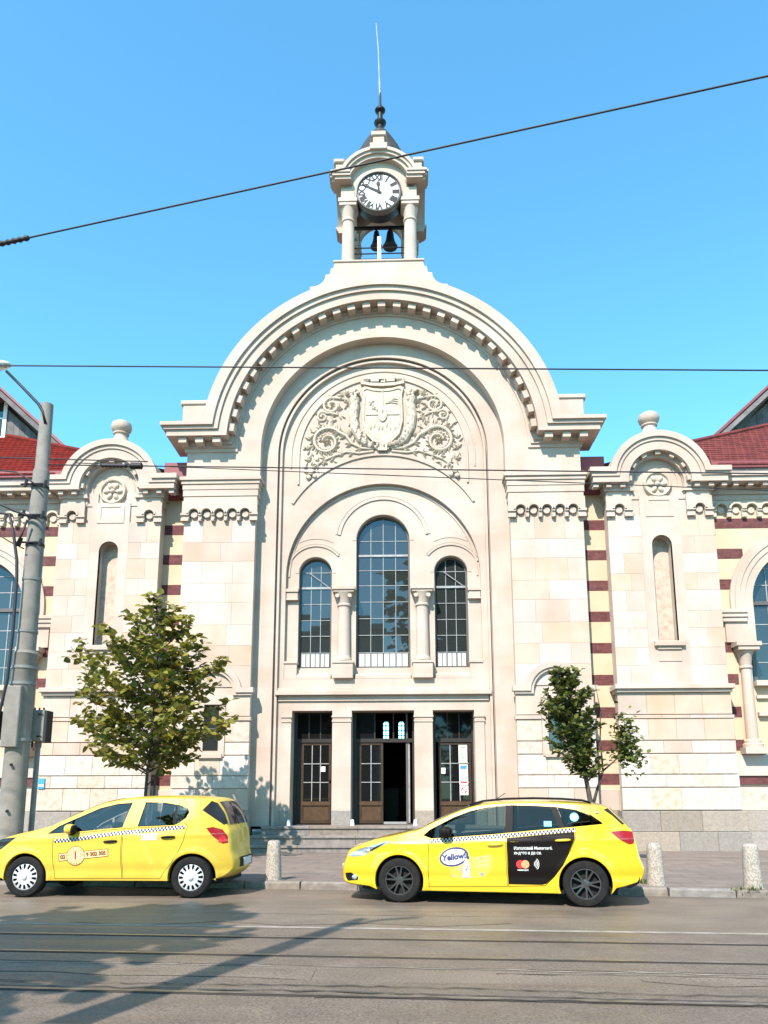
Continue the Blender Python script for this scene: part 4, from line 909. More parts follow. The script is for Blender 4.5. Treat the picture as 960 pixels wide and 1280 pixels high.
def glass(name, tint, ior, refl):
    g = MATS['car_glass'].copy(); g.name = name; MATS[name] = g
    for n in g.node_tree.nodes:
        if n.type == 'BSDF_TRANSPARENT': n.inputs[0].default_value = (*tint, 1)
        if n.type == 'FRESNEL': n.inputs[0].default_value = ior
        if n.type == 'BSDF_GLOSSY': n.inputs[0].default_value = (*refl, 1)
glass('glass_green', (.40, .46, .42), 1.75, (.86, .74, .62)); glass('glass_privacy', (.13, .13, .13), 1.65, (.86, .74, .62))
def interp(P, x):
    if x <= P[0][0]: return P[0][1]
    for (a, b), (c, d) in zip(P, P[1:]):
        if x <= c: t = (x-a)/(c-a); return b+(d-b)*t
    return P[-1][1]
def catmull(P, n=6):
    out = []
    for i in range(len(P)-1):
        p0 = Vector(P[max(i-1, 0)]); p1 = Vector(P[i]); p2 = Vector(P[i+1]); p3 = Vector(P[min(i+2, len(P)-1)])
        for k in range(n):
            t = k/n; out.append(tuple(.5*((2*p1)+(p2-p0)*t+(2*p0-5*p1+4*p2-p3)*t*t+(3*p1-p0-3*p2+p3)*t**3)))
    out.append(tuple(P[-1])); return out
def ccurve(P, n=4):
    """closed smooth loop"""
    k = len(P); Q = [P[-1]]+list(P)+[P[0], P[1]]; out = []
    for i in range(1, k+1):
        p0, p1, p2, p3 = (Vector(Q[j]) for j in (i-1, i, i+1, i+2))
        for j in range(n):
            t = j/n; out.append(tuple(.5*((2*p1)+(p2-p0)*t+(2*p0-5*p1+4*p2-p3)*t*t+(3*p1-p0-3*p2+p3)*t**3)))
    return out
def resample(P, step, closed=True):
    out = []; n = len(P)
    for i in range(n if closed else n-1):
        a, b = P[i], P[(i+1) % n]; d = math.hypot(b[0]-a[0], b[1]-a[1]); k = max(1, math.ceil(d/step))
        out += [(a[0]+(b[0]-a[0])*j/k, a[1]+(b[1]-a[1])*j/k) for j in range(k)]
    if not closed: out.append(P[-1])
    return out
def dist_poly(x, z, P):
    b = 1e9
    for i in range(len(P)):
        a, c = P[i], P[(i+1) % len(P)]; dx, dz = c[0]-a[0], c[1]-a[1]; q = dx*dx+dz*dz
        t = 0 if q == 0 else max(0, min(1, ((x-a[0])*dx+(z-a[1])*dz)/q)); d = (a[0]+dx*t-x)**2+(a[1]+dz*t-z)**2
        if d < b: b = d
    return math.sqrt(b)
def shrink(P, d):
    """inset of a simple polygon by moving vertices along mitred normals"""
    n = len(P); ar = sum(P[i][0]*P[(i+1) % n][1]-P[(i+1) % n][0]*P[i][1] for i in range(n)); s_ = 1 if ar > 0 else -1; out = []
    for i in range(n):
        a, b, c = Vector(P[i-1]), Vector(P[i]), Vector(P[(i+1) % n]); e1 = (b-a); e2 = (c-b)
        if e1.length < 1e-9 or e2.length < 1e-9: out.append(P[i]); continue
        e1.normalize(); e2.normalize(); n1 = Vector((-e1.y, e1.x))*s_; n2 = Vector((-e2.y, e2.x))*s_; m = n1+n2
        if m.length < .2: m = n1
        m.normalize(); k = min(2.0, 1/max(.3, m.dot(n1))); out.append((b.x+m.x*d*k, b.y+m.y*d*k))
    return out

class Car:
    def __init__(s, spec, root): s.sp = spec; s.root = root
    def w(s, u, z):
        sp = s.sp; zb = interp(sp['belt'], u)
        if z <= zb: w_ = interp(sp['low'], z/zb)
        else: w_ = interp(sp['low'], 1.0)-sp['lean']*(z-zb)-.08*(z-zb)**2
        f, r = sp['taper']
        if u < f[0]: w_ -= f[1]*((f[0]-u)/f[0])**2.2
        if u > r[0]: w_ -= r[1]*((u-r[0])/(sp['L']-r[0]))**2.2
        for c in sp['wheels']:
            d = math.hypot(u-c, z-sp['rw']); w_ += .018*math.exp(-((d-sp['ra']-.02)/.045)**2)
        for fn in sp.get('crease', ()): w_ += fn(u, z)
        return w_
    def nrm(s, u, z):
        e = .012; a = (s.w(u+e, z)-s.w(u-e, z))/(2*e); b = (s.w(u, z+e)-s.w(u, z-e))/(2*e); return Vector((-a, -1, -b)).normalized()
    def region(s, name, poly, m, parent=None, holes=(), off=0.0, step=.05, sides=(-1, 1), inset=0.0, **k):
        P = resample(poly, step); H = [resample(h, step) for h in holes]
        vs = [Vector(p) for p in P]; es = [(i, (i+1) % len(P)) for i in range(len(P))]
        for h in H: b = len(vs); vs += [Vector(p) for p in h]; es += [(b+i, b+(i+1) % len(h)) for i in range(len(h))]
        x0 = min(p[0] for p in P); x1 = max(p[0] for p in P); z0 = min(p[1] for p in P); z1 = max(p[1] for p in P)
        u = x0+step/2
        while u < x1:
            z = z0+step/2
            while z < z1:
                if inpoly(u, z, P) and not any(inpoly(u, z, h) for h in H) and dist_poly(u, z, P) > step*.45 and all(dist_poly(u, z, h) > step*.45 for h in H): vs.append(Vector((u, z)))
                z += step
            u += step
        ov, _, of, *_ = delaunay_2d_cdt(vs, es, [], 0, 1e-6)
        keep = []
        for t in of:
            cx = sum(ov[i].x for i in t)/3; cz_ = sum(ov[i].y for i in t)/3
            if inpoly(cx, cz_, P) and not any(inpoly(cx, cz_, h) for h in H): keep.append(t)
        outs = []
        W = [(p.x, s.w(p.x, p.y)+off, p.y) for p in ov]; NN = [s.nrm(p.x, p.y) for p in ov]
        for sd in sides:
            me = bpy.data.meshes.new(name); me.from_pydata([(u_, sd*w_, z_) for u_, w_, z_ in W], [], [tuple(t) if sd < 0 else tuple(reversed(t)) for t in keep])
            me.materials.append(M_(m)); me.shade_smooth()
            try: me.normals_split_custom_set_from_vertices([(n.x, n.y*(1 if sd < 0 else -1), n.z) for n in NN])
            except Exception as ex: print(ex)
            outs.append(mobj(name, me, parent or s.root, **k))
        return outs
    def flange(s, name, line, depth, m, parent=None, closed=False, sides=(-1, 1)):
        for sd in sides:
            mb = MB(); n = len(line)
            v = [(u, sd*s.w(u, z), z) for u, z in line]+[(u, sd*(s.w(u, z)-depth), z) for u, z in line]
            mb.add(v, [(i, (i+1) % n, n+(i+1) % n, n+i) for i in range(n if closed else n-1)]); mb.build(name, m, parent or s.root, smooth=True)
    def print_(s, body, size, u, z, m, ang=0.0, parent=None, align='CENTER', bold=0.0, shear=0., off=.010, space=1.0, sx=1.0, name='lettering'):
        R_ = Matrix.Translation((u, z, 0)) @ Matrix.Rotation(ang, 4, 'Z') @ Matrix.Diagonal((sx, 1, 1, 1))
        o = text_mesh(body, size, m, name, parent or s.root, R_, .0, align, bold, shear, space)
        for v in o.data.vertices: v.co = (v.co.x, -(s.w(v.co.x, v.co.y)+off), v.co.y)
        return o

def ellipsoid(m, c, r, n=14, k=8, ex=1.0):
    b = len(m.v)
    sg = lambda v: math.copysign(abs(v)**ex, v)
    for i in range(k+1):
        t = math.pi*i/k-math.pi/2
        for j in range(n):
            q = 2*math.pi*j/n; m.v.append((c[0]+r[0]*sg(math.cos(t))*sg(math.cos(q)), c[1]+r[1]*sg(math.cos(t))*sg(math.sin(q)), c[2]+r[2]*sg(math.sin(t))))
    for i in range(k):
        for j in range(n): m.f.append((b+i*n+j, b+i*n+(j+1) % n, b+(i+1)*n+(j+1) % n, b+(i+1)*n+j))
    return m

def make_wheel(kind, R):
    """meshes of one wheel, axle along y, outer face towards -y"""
    parts = []
    ty = MB().lathe([(R*.62, .09), (R*.9, .1), (R*.985, .085), (R, .05), (R, -.05), (R*.985, -.082), (R*.93, -.10), (R*.86, -.105), (R*.68, -.10), (R*.64, -.085)], (0, 0), 48, 'y', False)
    for q in range(3): ty.lathe([(R*1.001, -.045+.035*q), (R*1.004, -.04+.035*q), (R*1.004, -.025+.035*q), (R*1.001, -.02+.035*q)], (0, 0), 48, 'y') if 0 else None
    parts.append(('tyre', ty, 'tyre_rubber', 30))
    ri = R*.66
    if kind == 'hubcap':
        parts.append(('rim_well', MB().lathe([(ri, -.03), (ri*.3, -.028)], (0, 0), 32, 'y'), 'inner_black', 30))
        n = 14; holes = []
        for q in range(n):
            a = 2*math.pi*q/n; h = .085; hi = .17
            holes.append([(ri*.60*math.cos(a-hi*.75), ri*.60*math.sin(a-hi*.75)), (ri*.90*math.cos(a-hi*.72), ri*.90*math.sin(a-hi*.72)), (ri*.93*math.cos(a), ri*.93*math.sin(a)), (ri*.90*math.cos(a+hi*.72), ri*.90*math.sin(a+hi*.72)), (ri*.60*math.cos(a+hi*.75), ri*.60*math.sin(a+hi*.75)), (ri*.57*math.cos(a), ri*.57*math.sin(a))])
        disc = MB().prism(arc(0, 0, ri*1.02, 0, 360, 48)[:-1], -.075, -.055, holes)
        disc.v = [(x, y+.03*(1-(math.hypot(x, z)/ri)**2)*-1+ .0, z) for x, y, z in disc.v]
        parts.append(('hubcap', disc, 'silver_hubcap', 25))
        parts.append(('hub_badge', MB().lathe([(.001, -.125), (.03, -.123), (.042, -.115), (.045, -.09)], (0, 0), 20, 'y'), 'silver_hubcap', 40))
    else:
        parts.append(('rim_well', MB().lathe([(ri*.97, -.02), (ri*.3, -.015)], (0, 0), 32, 'y'), 'inner_black', 30))
        rm = MB()
        for r0, r1 in ((ri*.93, ri*1.03),):
            rm.prism(arc(0, 0, r1, 0, 360, 48)[:-1], -.092, -.02, [arc(0, 0, r0, 0, 360, 48)[:-1]])
        for q in range(5):
            for dd in (-.17, .17):
                a = 2*math.pi*q/5+math.pi/2; a1 = a+dd*1.35; a0 = a+dd*.8; wd = .016
                p0 = Vector((ri*.18*math.cos(a0), 0, ri*.18*math.sin(a0))); p1 = Vector((ri*.96*math.cos(a1), 0, ri*.96*math.sin(a1))); d = (p1-p0).normalized(); n_ = Vector((-d.z, 0, d.x))
                vs = []
                for p, y, wd_ in ((p0, -.075, .02), (p1, -.088, .014)):
                    for sgn in (-1, 1): vs.append(p+n_*sgn*wd_+Vector((0, y+.01, 0))); vs.append(p+n_*sgn*wd_*.6+Vector((0, y-.006, 0)))
                    vs += [p+n_*wd_+Vector((0, y+.04, 0)), p-n_*wd_+Vector((0, y+.04, 0))]
                rm.add(vs, [(0, 6, 7, 1), (1, 7, 9, 3), (3, 9, 8, 2), (2, 8, 10, 4), (5, 11, 6, 0), (4, 10, 11, 5)])
        rm.lathe([(.001, -.085), (.035, -.085), (.06, -.078), (.065, -.04)], (0, 0), 24, 'y')
        parts.append(('rim', rm, 'dark_alloy', 30))
    out = []
    for nm, mb, mt, au in parts:
        o = mb.build(nm, mt, None, auto=au); out.append((nm, o.data)); bpy.data.objects.remove(o)
    return out

def stretch(spec, f):
    g = lambda P: [(f(u), z) for u, z in P]
    spec['profile'] = g(spec['profile']); spec['lamps'] = [(a, g(p), m) for a, p, m in spec['lamps']]; spec['rear_glass'] = [g(p) for p in spec['rear_glass']]
    return spec
def build_car(spec, loc, rz, label):
    root = empty('taxi', label, 'car', loc, rz, 'yellow taxis parked along the kerb')
    c = Car(spec, root); Y = spec['paint']
    # centre line and side edge
    Cp = catmull(spec['profile'], 5); n = len(Cp)
    Ep = []
    for i, (u, z) in enumerate(Cp):
        a = Vector(Cp[max(i-1, 0)]); b = Vector(Cp[min(i+1, n-1)]); t = (b-a).normalized(); nn = Vector((t.y, -t.x))
        d = interp(spec['inset'], i/(n-1)*(len(spec['profile'])-1)); Ep.append((u+nn.x*d, z+nn.y*d))
    zb_ = spec['sill']
    def archpts(uc, r, rev):
        zz = spec['rw']; a = math.degrees(math.asin((zb_-zz)/r)); P = arc(uc, zz, r, a, 180-a, 26); return P if not rev else list(reversed(P))
    ra = spec['ra']; fw, rw_ = spec['wheels']
    bottom = archpts(rw_, ra, False)+archpts(fw, ra, False)
    outline = Ep+bottom                       # front bottom -> over the top -> rear bottom -> back along the sill
    D = spec['dlo']; holes = [D]
    doors = spec['doors']; lamps = spec['lamps']
    holes += doors+[p for _, p, _ in lamps]+[p for p in spec.get('rear_glass', [])]
    body = c.region('body', outline, Y, holes=holes, step=.05)
    B0 = body[0]
    c.region('inner_panel', outline, 'inner_black', B0, holes=[shrink(D, .0)], off=-.02, step=.09)
    c.flange('arch_lip', archpts(rw_, ra, False), .10, Y, B0); c.flange('arch_lip', archpts(fw, ra, False), .10, Y, B0)
    # skin across the car
    m_ = 9
    def pt(i, q):
        t = q*math.pi/2; e, cc = Ep[i], Cp[i]; wv = c.w(*e); k = math.sin(abs(t)); return (e[0]+(cc[0]-e[0])*k, -wv*math.cos(t)*1.0 if 0 else wv*(-1 if q < 0 else 1)*0, 0)
    def skin(i0, i1, name, m, wmax=1.0, parent=None, lift=0.0):
        mb = MB(); rows = []
        for i in range(i0, i1+1):
            e, cc = Ep[i], Cp[i]; wv = c.w(*e); row = []
            for j in range(-m_, m_+1):
                th = (1-abs(j)/m_*1.0); y = wv*wmax*math.sin((j/m_)*math.pi/2); k = math.sqrt(max(0, 1-(y/wv)**2))
                row.append((e[0]+(cc[0]-e[0])*k, y, e[1]+(cc[1]-e[1])*k+lift))
            rows.append(row)
        w2 = 2*m_+1; mb.v = [p for r in rows for p in r]
        mb.f = [(a*w2+j, a*w2+j+1, (a+1)*w2+j+1, (a+1)*w2+j) for a in range(len(rows)-1) for j in range(w2-1)]
        o = mb.build(name, m, parent or root, recalc=False, auto=50); return o
    skin(0, n-1, 'bonnet_and_roof_skin', Y)
    idx = lambda p: int(round(p*5))
    ws = spec['screen']; skin(idx(ws[0]), idx(ws[1]), 'windscreen', 'lamp_dark', .90, lift=.006); rw2 = spec['rearscreen']; skin(idx(rw2[0]), idx(rw2[1]), 'rear_window', 'lamp_dark', .86, lift=.006)
    fl = MB().box(spec['ends'][0]+.3, spec['ends'][1]-.35, -.72, .72, zb_-.02, zb_+.03); fl.build('floor_pan', 'inner_black', root)
    MB().box(fw-.45, fw+.45, -.60, .60, .2, .78).build('wheel_well', 'inner_black', root); MB().box(rw_-.45, rw_+.45, -.60, .60, .2, .78).build('wheel_well', 'inner_black', root)
    # doors and glass
    for k, d in enumerate(doors):
        o = c.region('door', shrink(d, .0075), spec['door_mat'][k], step=.05)
        h = spec['handles'][k]; hm = MB(); ellipsoid(hm, (h[0], 0, h[1]), (.115, .022, .020), 16, 8, .8)
        for sd, od in zip((-1, 1), o):
            hb = MB(); hb.v = [(x, sd*(c.w(h[0], h[1])+.012)+y, z+(x-h[0])*.06) for x, y, z in hm.v]; hb.f = hm.f; hb.build('handle', spec['handle_mat'], od, smooth=True)
    for nm, p, mt in spec['glazing']: c.region(nm, p, mt, step=.08, off=-.006 if 'glass' in mt else 0.0)
    for nm, p, mt in lamps: c.region(nm, shrink(p, .002), mt, step=.04, off=.003)
    for p in spec.get('rear_glass', []): c.region('rear_side_glass', shrink(p, .002), 'lamp_dark', step=.05, off=.001)
    c.flange('window_seal', resample(D, .05), .03, 'black_plastic', closed=True)
    # wheels
    meshes = make_wheel(spec['wheel'], spec['R'])
    for u in (fw, rw_):
        for sd in (-1, 1):
            e = empty('wheel', parent=root, loc=(u, sd*(spec['track']-.10), spec['R']), rz=0 if sd < 0 else math.pi); e.rotation_euler.y = random.uniform(0, 6)
            e.rotation_mode = 'ZYX' if 0 else 'XYZ'
            for nm, me in meshes: mobj(nm, me, e)
    # seats, wheel, dash
    for sy in (-1, 1):
        for u0, sc_ in ((spec['seat'][0], 1.0), (spec['seat'][1], .95)):
            s_ = empty('seat', parent=root); y = sy*.37
            mb = MB(); ellipsoid(mb, (u0-.22, y, .46), (.28, .25, .09), 14, 8, .6); mb.build('cushion', 'seat_cloth', s_, smooth=True)
            mb = MB(); ellipsoid(mb, (0, y, .83), (.09, .24, .33), 14, 10, .65); mb.v = [(x+u0+.12+(z-.55)*.28, y_, z) for x, y_, z in mb.v]; mb.build('backrest', 'seat_cloth', s_, smooth=True)
            mb = MB(); ellipsoid(mb, (u0+.30, y, 1.22), (.05, .13, .09), 12, 8, .7); mb.build('headrest', 'seat_cloth', s_, smooth=True)
    mb = MB(); ellipsoid(mb, (spec['seat'][0]-.86, 0, .80), (.22, .68, .14), 16, 8, .6); mb.build('dashboard', 'black_plastic', root, smooth=True)
    sw = MB(); sw.tube([(spec['seat'][0]-.55+.07*math.sin(q*.3307), -.36+.17*math.cos(q*.3307), .93+.16*math.sin(q*.3307)) for q in range(20)], .015, 6); sw.build('steering_wheel', 'black_plastic', root, smooth=True)
    # mirrors
    mu, mz = spec['mirror']
    for sd in (-1, 1):
        e = empty('wing_mirror', parent=root); y0 = sd*(c.w(mu, mz)+.10)
        mb = MB(); ellipsoid(mb, (mu, y0, mz), (.085, .10, .075), 16, 10, .75); mb.build('shell', spec['mirror_mat'], e, smooth=True)
        mb = MB(); mb.tube([(mu+.02, sd*c.w(mu+.02, mz-.06), mz-.075), (mu+.01, y0, mz-.07)], .028, 8); mb.build('arm', 'black_plastic', e, smooth=True)
        mb = MB(); ellipsoid(mb, (mu+.055, y0, mz-.005), (.045, .092, .068), 14, 8, .7); mb.build('glass_rim', 'black_plastic', e, smooth=True)
    return root, c

def checker(c, pts_lo, u0, u1, h, parent, nrow=2, name='checker_band'):
    """white strip with small black squares following the belt"""
    lo = lambda u: interp(pts_lo, u)
    P = [(u0+(u1-u0)*i/30, lo(u0+(u1-u0)*i/30)) for i in range(31)]
    b = c.region(name, P+[(u, z+h) for u, z in reversed(P)], 'print_white', parent, off=.003, step=.06, sides=(-1,))[0]
    q = h/nrow; n = int((u1-u0)/q); mb = MB()
    for i in range(n):
        for r in range(nrow):
            if (i+r) % 2: continue
            a = u0+i*q; z0 = lo(a)+r*q; z1 = lo(a+q)+r*q
            V = [(a, z0), (a+q, z1), (a+q, z1+q), (a, z0+q)]; mb.add([(u, -(c.w(u, z)+.007), z) for u, z in V], [(0, 1, 2, 3)])
    mb.build('checker_squares', 'print_black', b, recalc=False); return b

# ---------------- estate taxi (right)
K = dict(L=4.42, ends=(0, 4.38), paint='taxi_yellow', R=.322, rw=.322, ra=.372, wheels=(.895, 3.59), track=.87, sill=.185, lean=.30, wheel='alloy',
    belt=[(0, .93), (1.26, .935), (1.56, .945), (2.35, 1.0), (3.46, 1.105), (3.87, 1.15), (4.4, 1.15)],
    low=[(0, .80), (.18, .855), (.3, .875), (.5, .892), (.72, .893), (.88, .88), (1.0, .855)], taper=((1.0, .20), (3.4, .16)),
    profile=[(.45, .19), (.16, .19), (.05, .22), (.0, .30), (-.02, .42), (.0, .54), (.04, .63), (.085, .735), (.16, .80), (.312, .862), (.519, .935), (.70, .975), (.905, 1.022), (1.007, 1.046), (1.186, 1.088), (1.363, 1.18), (1.566, 1.275), (1.767, 1.36), (1.967, 1.43), (2.15, 1.472), (2.40, 1.492), (2.8, 1.502), (3.2, 1.495), (3.55, 1.475), (3.80, 1.445), (3.96, 1.395), (4.10, 1.25), (4.19, 1.145), (4.26, 1.04), (4.30, .88), (4.33, .70), (4.385, .53), (4.37, .42), (4.30, .33), (4.15, .27), (3.98, .25)],
    inset=[(0, .04), (2, .10), (4, .16), (8, .10), (10, .05), (13, .05), (14, .045), (19, .06), (21, .06), (24, .05), (25, .05), (27, .05), (31, .06), (34, .05), (35, .02)],
    dlo=[(1.26, .975), (1.385, .932), (1.56, .942), (2.35, 1.004), (2.51, 1.02), (2.865, 1.056), (3.461, 1.11), (3.868, 1.152), (3.85, 1.18), (3.713, 1.278), (3.5, 1.352), (3.252, 1.389), (2.88, 1.412), (2.5, 1.42), (2.36, 1.405), (2.213, 1.387), (1.965, 1.331), (1.715, 1.24), (1.514, 1.137), (1.362, 1.058)],
    doors=[[(1.355, .92), (2.492, 1.006), (2.485, .66), (2.497, .262), (1.345, .235), (1.335, .45), (1.337, .70)], [(2.502, 1.007), (3.49, 1.098), (3.478, .946), (3.40, .78), (3.29, .579), (3.16, .41), (3.03, .285), (2.507, .263), (2.495, .66)]],
    door_mat=['taxi_yellow', 'taxi_yellow'], handles=[(2.33, .855), (3.30, .925)], handle_mat='taxi_yellow',
    glazing=[('front_quarter_glass', [(1.30, .972), (1.43, .945), (1.50, .947), (1.545, 1.14), (1.37, 1.05)], 'glass_green'),
             ('front_glass', [(1.53, .953), (2.47, 1.026), (2.483, 1.402), (2.22, 1.375), (1.97, 1.318), (1.72, 1.228), (1.575, 1.155)], 'glass_green'),
             ('b_pillar', [(2.478, 1.02), (2.588, 1.03), (2.602, 1.41), (2.49, 1.412)], 'black_plastic'),
             ('rear_glass', [(2.595, 1.038), (3.255, 1.1), (3.135, 1.385), (2.88, 1.402), (2.61, 1.405)], 'glass_privacy'),
             ('divider', [(3.26, 1.098), (3.34, 1.106), (3.235, 1.378), (3.14, 1.39)], 'black_plastic'),
             ('quarter_glass', [(3.345, 1.112), (3.845, 1.16), (3.70, 1.268), (3.49, 1.343), (3.245, 1.378)], 'glass_privacy')],
    lamps=[('headlight', [(.15, .66), (.19, .70), (.31, .765), (.52, .828), (.745, .898), (.77, .888), (.62, .812), (.44, .712), (.36, .665), (.21, .645)], 'lamp_clear'), ('fog_lamp', [(.10, .40), (.19, .41), (.295, .345), (.285, .30), (.14, .285), (.11, .33)], 'black_plastic'),
           ('taillight', [(3.945, 1.045), (4.10, 1.062), (4.225, 1.05), (4.24, .93), (4.225, .88), (4.17, .868), (4.05, .94)], 'lamp_red')],
    rear_glass=[[(3.875, 1.352), (3.93, 1.378), (4.13, 1.155), (4.10, 1.14), (3.98, 1.27)]], screen=(14.3, 18.7), rearscreen=(25.3, 27.4), seat=(2.25, 3.05), mirror=(1.60, 1.035), mirror_mat='black_plastic')
e_ = lambda u, z, a, b: math.exp(-((z-(a+b*u))/.03)**2)
K['crease'] = [lambda u, z: .012*math.exp(-((z-(.80+.035*u))/.05)**2), lambda u, z: -.012*math.exp(-((z-(.36+.015*u))/.06)**2)]
KA = rad(-10.5)
kd = Vector((math.cos(KA), math.sin(KA), 0)); kn = Vector((-math.sin(KA), math.cos(KA), 0))
K = stretch(K, lambda u: u-.10*max(0, .6-u)/.6+.10*max(0, u-3.7))
kroot, kc = build_car(K, Vector((.598, -11.325, 0))-kd*.895+kn*.88, KA, 'bright yellow estate taxi with black rear door, roof rails and dark alloy wheels')
# prints on the estate
D_ = empty('livery', parent=kroot)
checker(kc, [(1.38, .868), (2.35, .945), (3.49, 1.045)], 1.385, 3.48, .052, D_)
kc.region('black_door_film', shrink([(2.50, .952), (3.47, 1.044), (3.47, .95), (3.39, .775), (3.29, .579), (3.16, .415), (3.05, .315), (2.98, .297), (2.506, .297)], .004), 'black_film', D_, off=.0035, sides=(-1,))
kc.region('print_outline', ccurve([(1.50, .67), (1.54, .76), (1.66, .82), (1.80, .82), (1.93, .77), (1.99, .68), (2.26, .70), (2.28, .56), (2.20, .42), (2.0, .375), (1.7, .38), (1.66, .5), (1.53, .57)], 4), mat('print_pale', (.66, .50, .07), .5), D_, off=.0025, sides=(-1,))
kc.region('bubble_rim', [(1.725+.215*math.cos(rad(q))*1.0, .672+.137*math.sin(rad(q))+.03*math.cos(rad(q))) for q in range(0, 360, 10)], 'print_navy', D_, off=.004, sides=(-1,))
kc.region('bubble', [(1.722+.185*math.cos(rad(q)), .673+.112*math.sin(rad(q))+.027*math.cos(rad(q))) for q in range(0, 360, 10)], 'print_white', D_, off=.005, sides=(-1,))
kc.region('bubble_tail', [(1.82, .59), (1.90, .64), (1.945, .69), (1.955, .66), (1.90, .60)], 'print_navy', D_, off=.0052, sides=(-1,))
kc.print_('Yellow!', .115, 1.725, .672, 'print_navy', rad(8), D_, bold=.005, shear=.12)
kc.region('phone', [(1.845, .385), (1.955, .392), (1.95, .60), (1.905, .665), (1.87, .60)], 'print_white', D_, off=.0056, sides=(-1,)); kc.region('phone_edge', [(1.842, .372), (1.96, .38), (1.957, .40), (1.842, .393)], 'print_grey', D_, off=.006, sides=(-1,))
kc.region('fingers', ccurve([(1.80, .55), (1.84, .56), (1.85, .48), (1.84, .44), (1.81, .47)], 4), 'skin_tone', D_, off=.0058, sides=(-1,)); kc.region('tick', [(1.89, .49), (1.905, .48), (1.93, .54), (1.92, .545), (1.905, .505), (1.895, .505)], 'print_black', D_, off=.0065, sides=(-1,))
for i, (t, u) in enumerate((('ПОРЪЧАЙ', 2.13), ('С ПРИЛО-', 2.13), ('ЖЕНИЕ', 2.15))): kc.print_(t, .048, u, .665-.055*i, 'print_grey', rad(13), D_)
kc.print_('91119', .05, 1.735, .40, 'print_grey', 0, D_); kc.region('store_badge', rect(2.10, 2.16, .41, .455), 'print_grey', D_, off=.005, sides=(-1,))
kc.print_('Използвай Mastercard,', .062, 2.60, .803, 'print_white', rad(1.2), D_, 'LEFT', bold=.001, sx=.86)
kc.print_('където и да си.', .062, 2.60, .738, 'print_white', rad(1.0), D_, 'LEFT', bold=.001, sx=.86)
for u, m_, o_ in ((2.685, 'print_red', .0045), (2.755, 'print_orange', .005)): kc.region('disc', [(u+.058*math.cos(rad(q)), .582+.058*math.sin(rad(q))) for q in range(0, 360, 15)], m_, D_, off=o_, sides=(-1,))
kc.print_('mastercard', .034, 2.72, .503, 'print_white', 0, D_, bold=.0015)
for i in range(4):
    r0 = .02+.02*i; kc.region('wave', [(2.865+(r0+.009)*math.cos(rad(a)), .588+(r0+.009)*1.15*math.sin(rad(a))) for a in range(-48, 49, 12)]+[(2.865+r0*math.cos(rad(a)), .588+r0*1.15*math.sin(rad(a))) for a in range(48, -49, -12)], 'print_white', D_, off=.005, sides=(-1,))
kc.region('window_sticker', rect(3.04, 3.15, 1.115, 1.19), 'print_blue', D_, off=.002, sides=(-1,)); kc.region('round_sticker', [(3.475+.062*math.cos(rad(q)), 1.248+.062*math.sin(rad(q))) for q in range(0, 360, 15)], 'print_blue', D_, off=.003, sides=(-1,)); kc.region('round_sticker', [(3.475+.04*math.cos(rad(q)), 1.248+.04*math.sin(rad(q))) for q in range(0, 360, 15)], 'print_white', D_, off=.0045, sides=(-1,))
kc.region('pillar_sticker', [(3.80+.045*math.cos(rad(q)), 1.322+.03*math.sin(rad(q))) for q in range(0, 360, 20)], 'print_brown', D_, off=.003, sides=(-1,)); kc.print_('013', .045, 3.80, 1.322, 'print_cream', 0, D_, bold=.002)
for sd in (-1, 1):
    ys = [sd*(kc.w(u, 1.44)-.015) for u in (1.95, 2.15, 2.5, 2.9, 3.3, 3.6, 3.72)]
    MB().tube([(u, y, z) for (u, z), y in zip([(1.95, 1.42), (2.15, 1.478), (2.5, 1.512), (2.9, 1.52), (3.3, 1.51), (3.6, 1.488), (3.72, 1.45)], ys)], .016, 8).build('roof_rail', 'black_plastic', kroot, smooth=True)
    for u in (.85,): pass
mb = MB(); ellipsoid(mb, (.185, -kc.w(.19, .345)-.0, .345), (.05, .02, .04), 12, 8); mb.build('fog_lens', 'lamp_clear', kroot, smooth=True)
mb = MB(); ellipsoid(mb, (.40, -kc.w(.40, .735)-.004, .735), (.07, .012, .03), 12, 8); mb.build('headlight_lens', 'lamp_clear', kroot, smooth=True)
kc.region('headlight_shade', [(.42, .735), (.52, .80), (.70, .873), (.62, .822), (.46, .735)], 'lamp_dark', None, off=.0045, sides=(-1, 1))
kc.region('mud_flap', [(4.00, .36), (3.96, .22), (4.02, .2), (4.06, .3)], 'black_plastic', None, off=-.05)
kc.region('mud_flap', [(1.265, .36), (1.275, .2), (1.31, .19), (1.32, .3)], 'black_plastic', None, off=-.03)
kc.region('lower_bumper', [(4.12, .285), (4.30, .345), (4.345, .43), (4.33, .335), (4.2, .265)], 'black_plastic', None, off=.002)
ant = MB(); ant.tube([(2.28, 0, 1.49), (2.45, 0, 1.60)], .006, 6); ant.build('aerial', 'black_plastic', kroot)
bx('number_plate', -.14, -.12, -.26, .26, .40, .51, 'print_white', kroot)

